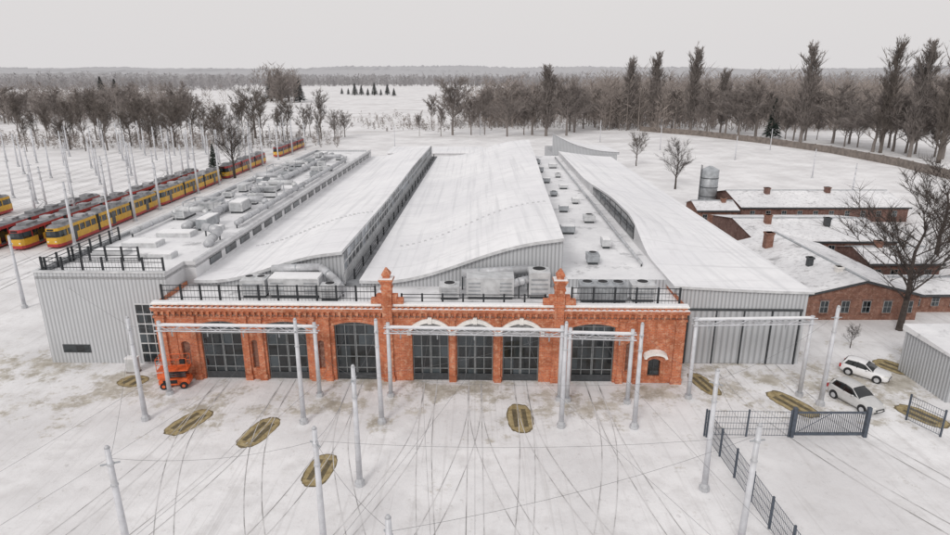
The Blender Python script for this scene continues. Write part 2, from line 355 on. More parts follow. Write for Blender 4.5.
for (c,wd,zs,rise) in ops:
    mbf=MB(); y0,y1=FY+.2,FY+.3; l,r_=c-wd/2,c+wd/2
    for x in (l+.06,l+wd*.25,c-.05,c+.05,l+wd*.75,r_-.06): mbf.box(x-.035,x+.035,y0,y1,0,zs+rise*.45)
    for z in (.12,1.05,2.05,3.05,4.0,zs): mbf.box(l,r_,y0-.01,y1-.01,z-.035,z+.035)
    for k in range(NA):
        a=arch(c,wd,zs,rise,k); b_=arch(c,wd,zs,rise,k+1)
        mbf.poly([(a[0],y0-.015,a[1]-.14),(b_[0],y0-.015,b_[1]-.14),(b_[0],y0-.015,b_[1]),(a[0],y0-.015,a[1])])
    d=part(mbf,'gate','gatebar',bf)
    zt=4.0
    p=MB().poly([(l,FY+.26,0),(r_,FY+.26,0),(r_,FY+.26,zt),(l,FY+.26,zt)]); part(p,'pane','glass',d)
    p=MB().poly([(l,FY+.255,zt),(r_,FY+.255,zt)]+[(arch(c,wd,zs,rise,k)[0],FY+.255,arch(c,wd,zs,rise,k)[1]) for k in range(NA,-1,-1)]); part(p,'transom_light','transom' if rise>.5 else 'glass',d)
    part(MB().box(l+.1,r_-.1,FY+.17,FY+.19,.02,.62),'kick_panel','frame',d)
    hd=MB(); pale=rise>.5; th=.34 if pale else .24; pr_=.2 if pale else .1
    for k in range(NA):
        a=arch(c,wd+(.35 if pale else .3),zs,rise+.02,k); b_=arch(c,wd+(.35 if pale else .3),zs,rise+.02,k+1)
        q=[(a[0],a[1]),(b_[0],b_[1]),(b_[0],b_[1]+th),(a[0],a[1]+th)]
        hd.poly([(x,FY-pr_,z) for x,z in q]); hd.poly([(q[3][0],FY-pr_,q[3][1]),(q[2][0],FY-pr_,q[2][1]),(q[2][0],FY,q[2][1]),(q[3][0],FY,q[3][1])]); hd.poly([(q[1][0],FY-pr_,q[1][1]),(q[0][0],FY-pr_,q[0][1]),(q[0][0],FY,q[0][1]),(q[1][0],FY,q[1][1])])
    if pale:
        for sg in (-1,1):
            x=c+sg*(wd/2+.22); hd.box(x-.14,x+.14,FY-.22,FY-.003,zs-.28,zs+.1)
        hd.box(c-.16,c+.16,FY-.26,FY-.003,zs+rise-.04,zs+rise+.5)
    part(hd,'arch_hood' if pale else 'hood_mould','stone' if pale else 'brick',bf)
wn=MB().box(WC-.5,WC+.5,FY+.2,FY+.26,1.3,1.36).box(WC-.03,WC+.03,FY+.19,FY+.27,.6,2.1).box(WC-.5,WC+.5,FY+.2,FY+.26,.6,.68); wo=part(wn,'window','frame',bf)
part(MB().poly([(WC-.5,FY+.25,.6),(WC+.5,FY+.25,.6),(WC+.5,FY+.25,2.12),(WC-.5,FY+.25,2.12)]),'pane','glass',wo)
hm=MB()
for k in range(8):
    a=math.pi*k/8; b_=math.pi*(k+1)/8
    hm.poly([(WC-math.cos(a)*.95,FY-.5,2.35+.5*math.sin(a)),(WC-math.cos(b_)*.95,FY-.5,2.35+.5*math.sin(b_)),(WC-math.cos(b_)*.95,FY,2.5+.5*math.sin(b_)),(WC-math.cos(a)*.95,FY,2.5+.5*math.sin(a))])
    hm.poly([(WC-math.cos(a)*.95,FY-.5,2.35+.5*math.sin(a)),(WC-math.cos(b_)*.95,FY-.5,2.35+.5*math.sin(b_)),(WC-math.cos(b_)*.75,FY-.5,2.3+.35*math.sin(b_)),(WC-math.cos(a)*.75,FY-.5,2.3+.35*math.sin(a))])
part(hm,'window_canopy','stone',bf)
pil=[XL+.45,-22.75,-18.55,-17.35,-13.1,-11.9,-7.0,-1.8,1.85,6.6,11.7,13.1,XR-.45]
for x in pil:
    wd=.42 if x not in (pil[0],pil[-1],-7.0,6.6) else .76
    pm=MB().box(x-wd/2,x+wd/2,FY-.18,FY-.003,0,5.45); pm.box(x-wd/2-.07,x+wd/2+.07,FY-.26,FY-.004,5.45,5.62); pm.box(x-wd/2-.08,x+wd/2+.08,FY-.25,FY-.004,0,.5)
    part(pm,'pilaster','brick',bf)
part(MB().box(XL-.02,XR+.02,FY-.09,FY-.0025,5.62,5.72),'string_course','brickbrown',bf)
co_=MB().box(XL-.1,XR+.1,FY-.2,FY-.002,6.02,6.18).box(XL-.12,XR+.12,FY-.29,FY-.002,6.18,6.34); part(co_,'cornice','brick',bf)
part(MB().box(XL-.1,XR+.1,FY-.27,FY-.002,6.342,6.39),'cornice_snow','capsnow',bf)
dn=MB(); x=XL+.2
while x<XR-.2: dn.box(x,x+.2,FY-.17,FY-.002,5.74,6.02); dn.box(x+.05,x+.15,FY-.12,FY-.0022,5.55,5.74); dn.box(x+.02,x+.18,FY-.24,FY-.0024,6.39,6.53); x+=.46
part(dn,'dentil_course','brick',bf)['kind']='stuff'
for (x0,x1,z0,z1) in ((15.25,15.85,.9,4.9),(13.4,13.85,2.2,4.9),(-25.0,-24.2,.9,5.0)):
    part(MB().box(x0,x1,FY-.05,FY-.002,z1-.1,z1).box(x0,x1,FY-.05,FY-.002,z0,z0+.1).box(x0,x0+.1,FY-.05,FY-.002,z0+.1,z1-.1).box(x1-.1,x1,FY-.05,FY-.002,z0+.1,z1-.1),'panel_border','brick',bf)
part(MB().box(XL-.1,XR+.1,FY-.12,FY+.5,ZT,ZT+.1),'coping','stone',bf)
part(MB().box(XL-.05,XR+.05,FY-.06,FY+.45,ZT+.1,ZT+.2),'coping_snow','capsnow',bf)
part(MB().box(XL,XR,FY+.45,52.2,5.8,6.15),'terrace_floor','flatsnow',bf)
for x in (-6.95,6.65):
    w2=.38
    pm=MB().box(x-w2,x+w2,FY-.3,FY+.5,4.9,8.45)
    for dz,e in ((8.45,.06),(8.58,.12),(8.71,.18)): pm.box(x-w2-e,x+w2+e,FY-.3-e,FY+.5+e,dz,dz+.13)
    pm.box(x-.26,x+.26,FY-.15,FY+.38,8.84,9.12).box(x-.34,x+.34,FY-.22,FY+.45,9.12,9.24)
    pm.prism([(x-.34,FY-.22),(x+.34,FY-.22),(x+.34,FY+.45),(x-.34,FY+.45)],9.24,9.72,[(x-.05,FY+.06),(x+.05,FY+.06),(x+.05,FY+.16),(x-.05,FY+.16)])
    pm.box(x-.2,x+.2,FY-.35,FY-.298,6.95,8.1).box(x-w2-.06,x+w2+.06,FY-.36,FY+.56,7.98,8.12).box(x-w2-.06,x+w2+.06,FY-.361,FY+.561,6.6,6.78)
    for sg in (-1,1):   # stepped parapet shoulders
        for st_,(a0,a1,hh) in enumerate(((w2,w2+.45,.75),(w2+.45,w2+.9,.42))): pm.box(min(x+sg*a0,x+sg*a1),max(x+sg*a0,x+sg*a1),FY-.1-.002*st_,FY+.42,ZT+.2,ZT+.2+hh)
    pr=part(pm,'pier','brick',bf); part(MB().box(x-w2-.14,x+w2+.14,FY-.4,FY+.6,8.842,8.9),'snow_cap','capsnow',pr)
# railings
def railing(label,p0,p1,z,h=1.25,dep=True,step=1.6,mesh_=True,cat='railing'):
    a=Vector((p0[0],p0[1],z)); b_=Vector((p1[0],p1[1],z)); d=b_-a; n=max(1,round(d.length/step))
    t=thing('roof_railing',label,cat,tuple(a),dep=dep)
    mr=MB()
    for k in (.08,.42,.75,1.0): mr.tube(a+Vector((0,0,h*k)),b_+Vector((0,0,h*k)),.035,n=4)
    part(mr,'rail','rail',t)
    for i in range(n+1):
        p=a+d*(i/n); part(MB().box(p.x-.07,p.x+.07,p.y-.07,p.y+.07,z,z+h+.08),'post','rail',t)
    if mesh_:
        bm=MB()
        for i in range(int(d.length/.28)):
            p=a+d*((i+.5)*.28/d.length); bm.tube(p+Vector((0,0,.1)),p+Vector((0,0,h)),.014,n=3,caps=False)
        part(bm,'baluster','rail',t)
railing('dark railing on brick terrace left of the pinnacled piers',(XL+.5,FY+.75),(-8.0,FY+.75),6.15,1.75)
railing('dark railing on brick terrace right of the pinnacled piers',(7.7,FY+.75),(XR-.5,FY+.75),6.15,1.75)
railing('low dark railing on brick terrace between the pinnacled piers',(-5.9,FY+.8),(5.6,FY+.8),6.15,1.1,mesh_=False)
# ---------------------------------------------------------------- metal clad left block
LX0,LX1,LY0,LY1,LZ=-37.0,-25.95,48.7,138,8.3
lb=thing('metal_clad_block','long flat roofed grey ribbed metal block left of the brick front','building',(-31,LY0,0),dep=True)
wl=MB()
wl.poly([(LX0,LY0,0),(LX1,LY0,0),(LX1,LY0,LZ),(LX0,LY0,LZ)]); wl.poly([(LX0,LY1,0),(LX0,LY0,0),(LX0,LY0,LZ),(LX0,LY1,LZ)]); wl.poly([(LX1,LY1,0),(LX0,LY1,0),(LX0,LY1,LZ),(LX1,LY1,LZ)])
part(wl,'wall','rib',lb)
part(MB().poly([(LX1+1,LY0+3.5,0),(LX1+1,LY1,0),(LX1+1,LY1,LZ),(LX1+1,LY0+3.5,LZ)]).poly([(LX1,LY0,0),(LX1,LY0+3.5,0),(LX1,LY0+3.5,LZ),(LX1,LY0,LZ)]).poly([(LX1,LY0+3.5,5),(LX1+1,LY0+3.5,5),(LX1+1,LY0+3.5,LZ),(LX1,LY0+3.5,LZ)]),'hall_side_wall','panel',lb)
part(MB().box(LX0,LX1,LY0,LY1,LZ-.6,LZ-.35).box(LX1-.1,LX1+1,LY0+3.5,LY1,LZ-.6,LZ-.352),'roof','flatsnow',lb)
pp=MB().box(LX0-.1,LX1+.1,LY0-.1,LY0+.25,LZ-.02,LZ+.12).box(LX0-.1,LX0+.25,LY0+.25,LY1,LZ-.02,LZ+.12).box(LX1+.8,LX1+1.1,LY0+3.5,LY1,LZ-.02,LZ+.12); part(pp,'parapet_cap','unitlight',lb)
for k in range(22):
    y=55+k*3.7; wo=part(MB().box(LX1+.98,LX1+1.05,y,y+2.6,7.1,7.75),'clerestory_window','frame',lb); part(MB().box(LX1+1.0,LX1+1.058,y+.08,y+2.52,7.16,7.69),'pane','glass',wo)
wo=part(MB().box(-28.9,-26.9,LY0-.06,LY0-.003,.1,5.6),'window','unitlight',lb,label='tall glazed strip window beside the brick front')
for i in range(3):
    for j in range(6): 
        part(MB().box(-28.84+i*.65,-28.26+i*.65,LY0-.075,LY0-.055,.2+j*.9,.98+j*.9),'pane','glass',wo)
wo=part(MB().box(-35.8,-33.4,LY0-.05,LY0-.003,1.0,1.75),'window','frame',lb,label='low slot window near the left corner'); part(MB().box(-35.7,-33.5,LY0-.06,LY0-.04,1.08,1.67),'pane','glass',wo)
railing('dark railing along front edge of left metal block roof',(LX0+.4,LY0+.6),(LX1-.3,LY0+.6),LZ-.35,1.45)
railing('dark railing across left metal block roof behind the front one',(LX0+.5,LY0+4.5),(LX0+6.5,LY0+4.5),LZ-.35,1.3,mesh_=False)
railing('dark railing along left edge of metal block roof',(LX0+.4,LY0+1),(LX0+.4,LY0+12),LZ-.35,1.3,mesh_=False)
# ---------------------------------------------------------------- main hall
HY0,HY1=52.0,140.0
hall=thing('depot_hall','long tram hall with two raised wave shaped snowy roofs behind the brick front','building',(0,HY0,0),dep=True)
def sm(t):
    t=max(0,min(1,t)); return t*t*(3-2*t)
GX=-11.7; ZP=9.3
def sw(s): return .62*sm((s-.08)/.84)+.2*s+.18*s**5-.05*math.sin(math.pi*2*s)
def zr1(s): return 6.75+(ZP-6.75)*sw(s)
def zr2(s): return 6.8+(10.6-6.8)*sw(s)
def wave_roof(name,x0f,x1f,x0r,x1r,y0,y1,zf):
    mb=MB()
    def fn(a,b_):
        y=y0+(y1-y0)*b_
        k=1+.10*math.sin(b_*8.5)*math.sin(math.pi*a)
        z0=zf(0)
        return (x0f+(x1f-x0f)*a+((x0r-x0f)*(1-a)+(x1r-x1f)*a)*b_, y, z0+(zf(a)-z0)*k+.14*math.sin(b_*9+a*2)*a)
    mb.grid(28,34,fn)
    k=MB()
    for i in range(28):
        a=Vector(fn(i/28,0)); b_=Vector(fn((i+1)/28,0)); k.poly([a-Vector((0,0,.28)),b_-Vector((0,0,.28)),b_,a])
    for i in range(34):
        a=Vector(fn(1,i/34)); b_=Vector(fn(1,(i+1)/34)); k.poly([a-Vector((0,0,.28)),b_-Vector((0,0,.28)),b_,a])
    r_=part(mb,name,'roofsnow',hall,True); part(k,'fascia','unitlight',r_); return r_,fn
r1,f1=wave_roof('left_wave_roof',-25.0,GX,-25.0,GX,51.6,HY1,zr1)
r2,f2=wave_roof('middle_wave_roof',-10.3,7.5,-10.3,10.0,51.6,HY1,zr2)
for r_,fn,x0,x1,zf in ((r1,f1,-25,GX,zr1),(r2,f2,-10.3,7.5,zr2)):
    fw=MB()
    for i in range(24):
        a=i/24; b_=(i+1)/24
        fw.poly([(x0+(x1-x0)*a,HY0,5.9),(x0+(x1-x0)*b_,HY0,5.9),(x0+(x1-x0)*b_,HY0,zf(b_)-.15),(x0+(x1-x0)*a,HY0,zf(a)-.15)])
    part(fw,'gable_cladding','rib',hall)
    for i in range(26):
        a=.12+.84*i/25; bb=.12+.08*a
        p=Vector(fn(a,bb)); part(MB().box(p.x-.12,p.x+.12,p.y-.1,p.y+.1,p.z-.02,p.z+.12),'snow_guard','unitlight',r_)
n=26
for i in range(n):
    y0=HY0+(HY1-HY0)*i/n; y1=HY0+(HY1-HY0)*(i+1)/n
    part(MB().poly([(GX-.02,y0,7.45),(GX-.02,y1,7.45),(GX-.02,y1,9.05),(GX-.02,y0,9.05)]),'clerestory_pane','glassblue',hall)
fr=MB()
for i in range(n*2+1):
    y=HY0+(HY1-HY0)*i/(n*2); fr.box(GX-.03,GX+.06,y-.07,y+.07,7.3,9.05)
fr.box(GX-.03,GX+.08,HY0,HY1,7.2,7.47).box(GX-.03,GX+.08,HY0,HY1,8.2,8.3); part(fr,'glazing_bar','unitlight',hall)
part(MB().box(GX-.03,GX+.1,HY0,HY1,6.3,7.2),'upstand','unitlight',hall)
part(MB().box(GX+.1,-10.25,HY0,HY1,6.0,6.45),'valley_gutter','gutter',hall)
railing('thin rail along the valley gutter between wave roofs',(-11.0,53),(-11.0,138),6.45,.9,step=4,mesh_=False)
part(MB().poly([(7.5,HY0,6.9),(10,HY1,6.9),(10,HY1,10.4),(7.5,HY0,10.4)]),'side_cladding','rib',hall)
part(MB().box(7.4,17.3,HY0,HY1,6.3,6.9),'flat_roof','flatsnow',hall)
part(MB().poly([(7.4,HY0-.003,5.9),(17.3,HY0-.003,5.9),(17.3,HY0-.003,6.92),(7.4,HY0-.003,6.92)]),'low_front_cladding','rib',hall)
part(MB().poly([(28,HY1,0),(-25,HY1,0),(-25,HY1,6.7),(28,HY1,6.7)]),'rear_wall','rib',hall)
# ---------------------------------------------------------------- right block: one broad curved roof
rb=thing('metal_clad_wing','grey ribbed metal wing with broad snowy curved roof right of the brick front','building',(23,50,0),dep=True)
RX0,RX1,RY0=16.8,28.0,49.8
w_=MB().poly([(RX0,RY0,0),(RX1,RY0,0),(RX1,RY0,6.55),(RX0,RY0,6.95)]).poly([(RX1,RY0,0),(RX1,HY1,0),(RX1,HY1,6.5),(RX1,RY0,6.5)]).poly([(RX0,52,0),(RX0,RY0,0),(RX0,RY0,7.0),(RX0,52,7.0)])
part(w_,'wall','rib',rb)
def fr3(a,b_):
    y=RY0-.3+(HY1-RY0+.3)*b_; lift=sm((y-57)/11)*2.2*(1-.65*sm((y-74)/30))
    return (RX0-.2+(RX1+.5-RX0)*a, y, 6.75+(.45+lift)*(1-a)**1.5)
NX,NY=18,60
rr=part(MB().grid(NX,NY,fr3),'roof','roofsnow',rb,True)
fa=MB()
for i in range(NX):
    a=Vector(fr3(i/NX,0)); b_=Vector(fr3((i+1)/NX,0)); fa.poly([a-Vector((0,0,.22)),b_-Vector((0,0,.22)),b_,a])
for i in range(NY):
    a=Vector(fr3(1,i/NY)); b_=Vector(fr3(1,(i+1)/NY)); fa.poly([a-Vector((0,0,.22)),b_-Vector((0,0,.22)),b_,a])
part(fa,'fascia','unitlight',rr)
sdw=MB()
for i in range(NY):
    a=Vector(fr3(0,i/NY)); b_=Vector(fr3(0,(i+1)/NY))
    sdw.poly([(RX0-.15,b_.y,6.5),(RX0-.15,a.y,6.5),(RX0-.15,a.y,a.z-.03),(RX0-.15,b_.y,b_.z-.03)])
part(sdw,'side_cladding','panel',rb)
for k in range(8):
    y=65+k*3.4; zt0=fr3(0,(y-RY0+.3)/(HY1-RY0+.3))[2]-.28; zt1=fr3(0,(y+3.3-RY0+.3)/(HY1-RY0+.3))[2]-.28
    wo=part(MB().poly([(RX0-.2,y+3.35,7.15),(RX0-.2,y,7.15),(RX0-.2,y,zt0),(RX0-.2,y+3.35,zt1)]),'clerestory_window','frame',rb)
    part(MB().poly([(RX0-.22,y+3.25,7.25),(RX0-.22,y+.1,7.25),(RX0-.22,y+.1,zt0-.1),(RX0-.22,y+3.25,zt1-.1)]),'pane','glass',wo)
for k in range(4):
    x=18.2+k*2.35
    g=part(MB().box(x,x+2.2,RY0-.09,RY0-.003,.05,4.9),'gate_leaf','ribdark',rb)
gf=MB().box(18.0,27.7,RY0-.14,RY0-.004,4.92,5.1)
for k in range(5): gf.box(18.04+k*2.37,18.14+k*2.37,RY0-.15,RY0-.004,0,4.92)
part(gf,'gate_frame','frame',rb)
# sail roof at the rear
rh=thing('rear_hall','small hall with a tilted white sail roof beyond the long roofs','building',(28,158,0))
def fs(a,b_): return (19.5+17*a,158+20*b_,5.6+4.6*(1-a)**2.2-.4*b_)
part(MB().grid(10,4,fs),'roof','roofsnow',rh,True)
part(MB().box(19.8,36,158.4,178,0,5.0),'wall','rib',rh)
fw=MB()
for i in range(10):
    a=Vector(fs(i/10,0)); b_=Vector(fs((i+1)/10,0)); fw.poly([(a.x,158.3,4.9),(b_.x,158.3,4.9),(b_.x,158.3,b_.z-.05),(a.x,158.3,a.z-.05)])
part(fw,'gable_cladding','rib',rh)
rs=thing('low_rear_shed','low pale snow covered shed past the far end of the left roofs','building',(-10,175,0))
part(MB().box(-24,2,172,186,0,3.6),'wall','panel',rs); part(MB().box(-24.3,2.3,171.6,186.4,3.6,3.9),'roof','roofsnow',rs)
# ---------------------------------------------------------------- roof plant
def unit(label,x,y,z,lx,ly,lz,fans=0,m='unit',snow=False,name='air_unit',group=None,louv=True):
    t=thing(name,label,'air conditioning unit' if name=='air_unit' else 'roof vent',(x,y,z),dep=True,group=group)
    b_=MB().box(x-lx/2,x+lx/2,y-ly/2,y+ly/2,z+.25,z+.25+lz)
    n=max(1,int(lx/1.3))
    for i in range(n+1):
        xx=x-lx/2+lx*i/n; b_.box(xx-.03,xx+.03,y-ly/2-.02,y-ly/2,z+.25,z+.25+lz)
    b_.box(x-lx/2-.03,x+lx/2+.03,y-ly/2-.03,y+ly/2+.03,z+.2+lz,z+.29+lz)
    part(b_,'housing',m,t)
    part(MB().box(x-lx/2+.1,x+lx/2-.1,y-ly/2+.08,y+ly/2-.08,z,z+.25),'base_frame','frame',t)
    if louv:
        q=lx/n
        for i in range(0,n,2):
            lv=MB(); x0=x-lx/2+q*i+.15
            for j in range(4): lv.box(x0,x0+q-.3,y-ly/2-.035,y-ly/2-.021,z+.4+lz*.2*j,z+.4+lz*.2*j+lz*.08)
            part(lv,'louvre','unit',t)
    for i in range(fans):
        cx=x-lx/2+lx*(i+.5)/fans; r_=min(lx/fans,ly)*.38
        f_=part(MB().tube((cx,y,z+.29+lz),(cx,y,z+.42+lz),r_,n=12),'fan_cowl',m,t)
        part(MB().tube((cx,y,z+.421+lz),(cx,y,z+.43+lz),r_*.85,n=12),'fan_grille','black',f_)
    if snow: part(MB().box(x-lx/2+.05,x+lx/2-.05,y-ly/2+.05,y+ly/2-.05,z+.292+lz,z+.38+lz),'snow_cap','capsnow',t)
def duct(label,pts,r,z,m='galv',group=None):
    t=thing('roof_duct',label,'duct',(pts[0][0],pts[0][1],z),dep=True,group=group)
    mb=MB()
    P=[Vector((p[0],p[1],z+(p[2] if len(p)>2 else .6))) for p in pts]
    for a,b_ in zip(P,P[1:]): mb.tube(a,b_,r,n=10)
    part(mb,'pipe',m,t,True)
    for a,b_ in zip(P,P[1:]):
        k=max(1,int((b_-a).length/2.5))
        for i in range(k):
            c=a.lerp(b_,(i+.5)/k); d=(b_-a).normalized()*.05; part(MB().tube(c-d,c+d,r*1.12,n=10),'flange','unit',t)
    for p in P: part(MB().box(p.x-.06,p.x+.06,p.y-.06,p.y+.06,z,p.z-r*.8),'support','frame',t)
TZ=6.15
unit('large pale air unit on the terrace, left of the left pinnacled pier',-15.2,49.6,TZ,4.2,1.7,1.4,0,'unitlight',True)
unit('pale air unit with two fans at left end of terrace cluster',-18.6,49.4,TZ,2.0,1.6,1.3,2,'unitlight')
duct('bent grey duct lying over the left terrace air units',[(-17.6,50.8,1.9),(-13.4,50.8,2.1),(-12.0,50.0,1.2),(-11.2,49.2,.5)],.36,TZ)
unit('small pale air unit on the terrace beside the bent duct',-12.1,48.6,TZ,1.5,1.2,1.0,1,'unitlight')
unit('wide silver louvred air unit in the middle of the terrace',1.2,49.6,TZ,3.9,1.8,1.6,0,'unitlight')
unit('tall pale air unit beside the right pinnacled pier',5.3,49.8,TZ,1.7,1.7,2.0,1,'unitlight')
unit('low grey unit left of the wide louvred terrace unit',-2.2,49.2,TZ,1.6,1.4,.9,1,'unitlight')
duct('thick silver duct between the middle and tall terrace units',[(2.6,49.2,1.0),(3.6,49.0,1.5),(4.4,49.3,1.6)],.34,TZ)
duct('thick grey duct behind the middle terrace air unit',[(-1.2,51.2,1.5),(4.5,51.2,1.9),(5.2,50.6,1.9)],.38,TZ)
unit('grey air unit with three fans on the right terrace',10.5,48.9,TZ,3.8,1.6,1.2,3,'unit')
unit('small grey air unit with fan near the right end of terrace',13.8,49.0,TZ,1.9,1.4,1.2,1,'unitlight')
r_=random.Random(4); LR=LZ-.35
for k in range(16):
    y=67+k*4.3+r_.uniform(-1.2,1.2)
    for side in (0,1):
        if r_.random()<.22: continue
        x=(-33.9 if side==0 else -29.0)+r_.uniform(-1.3,1.3); long_=r_.random()<.3
        lx=r_.uniform(.9,1.6) if long_ else r_.uniform(.9,3.0); ly=r_.uniform(2.2,3.4) if long_ else r_.uniform(.7,1.6); lz=r_.uniform(.25,1.1); fans=r_.choice((0,0,1,2)) if not long_ else 0
        mm=r_.choice(('unit','unitlight','unitlight'))
        unit('%s %s unit, %s from the front, %s file on left block'%('grey' if mm=='unit' else 'pale','fan topped' if fans else 'box shaped',od(k+1),'left' if side==0 else 'right'),x,y,LR,lx,ly,lz,fans,mm,fans==0 and r_.random()<.6,group='rooftop units on the left block')
duct('long grey pipe along the right edge of left block roof',[(-26.6,66),(-26.6,92),(-26.6,120)],.32,LR)
duct('long grey pipe down the middle of the left block roof',[(-31.4,64),(-31.4,90),(-31.0,128)],.42,LR)
duct('thin paired pipe left of the middle pipe on left block roof',[(-32.1,70,.4),(-32.1,100,.4),(-32.0,132,.4)],.15,LR)
duct('long pipe along the left edge of left block roof',[(-36.0,62,.5),(-36.0,95,.5),(-36.0,132,.5)],.25,LR)
duct('bent grey pipe at the near right corner of left block roof',[(-26.4,58,.3),(-26.4,61,1.0),(-28.5,62.5,1.0)],.42,LR)
for i,(y,xa,xb,rr_) in enumerate(((70,-35.6,-31.4,.34),(76.5,-31.4,-26.8,.38),(89,-31.3,-26.8,.36),(96,-35.6,-31.2,.4),(111,-35.6,-31.2,.36),(120,-31.2,-26.8,.34))):
    duct('raised cross duct on the left block roof, %s from the front'%od(i+1),[(xa,y,.45),(xa+.5,y,1.25),(xb-.5,y,1.25),(xb,y,.5)],rr_,LR,'galv' if i%2 else 'unitlight',group='cross ducts on the left block roof')
for i,(x,y) in enumerate(((-33.2,73),(-29.4,84),(-33.6,103))):
    t=thing('raised_frame','open raised steel frame on left block roof, %s from the front'%od(i+1),'steel frame',(x,y,LR),dep=True,group='raised frames on the left block roof')
    for dx in (-1.8,1.8):
        for dy in (-1.6,1.6): part(MB().box(x+dx-.07,x+dx+.07,y+dy-.07,y+dy+.07,LR,LR+1.7),'leg','galv',t)
    part(MB().box(x-1.9,x+1.9,y-1.68,y-1.54,LR+1.7,LR+1.86).box(x-1.9,x+1.9,y+1.54,y+1.68,LR+1.7,LR+1.86).box(x-1.9,x-1.74,y-1.54,y+1.54,LR+1.7,LR+1.86).box(x+1.74,x+1.9,y-1.54,y+1.54,LR+1.7,LR+1.86),'top_ring','galv',t)
for i,(x,y,lx,ly) in enumerate(((-34.3,55.5,3.0,1.4),(-33.0,58.6,3.4,1.8),(-31.6,62.6,3.6,1.7),(-29.5,54.5,3.2,1.3),(-28.8,65.0,2.0,1.4))):
    t=thing('roof_hatch','snow topped low roof kerb, %s one from the left near the left block front'%od(i+1),'roof hatch',(x,y,LR),dep=True,group='low kerbs near the front of left block roof')
    part(MB().box(x-lx/2,x+lx/2,y-ly/2,y+ly/2,LR,LR+.45),'kerb','unitlight',t); part(MB().box(x-lx/2+.1,x+lx/2-.1,y-ly/2+.1,y+ly/2-.1,LR+.45,LR+.55),'snow_cap','capsnow',t)
for i in range(13):
    y=57+i*5.8; x=10.2+r_.uniform(-.8,.8)+(i%2)*3.2; lx=r_.uniform(.8,1.6); ly=r_.uniform(.7,1.5); lz=r_.uniform(.3,.75)
    unit('small grey vent box, %s from the front on the flat roof strip'%od(i+1),x,y,6.9,lx,ly,lz,i%3==0,'unitlight' if i%2 else 'unit',i%3!=0,name='roof_vent',group='vent boxes on the flat strip right of the middle roof',louv=False)
duct('thin grey pipe along the flat strip beside the middle wave roof',[(15.4,56,.3),(15.4,90,.3),(15.4,135,.3)],.14,6.9)
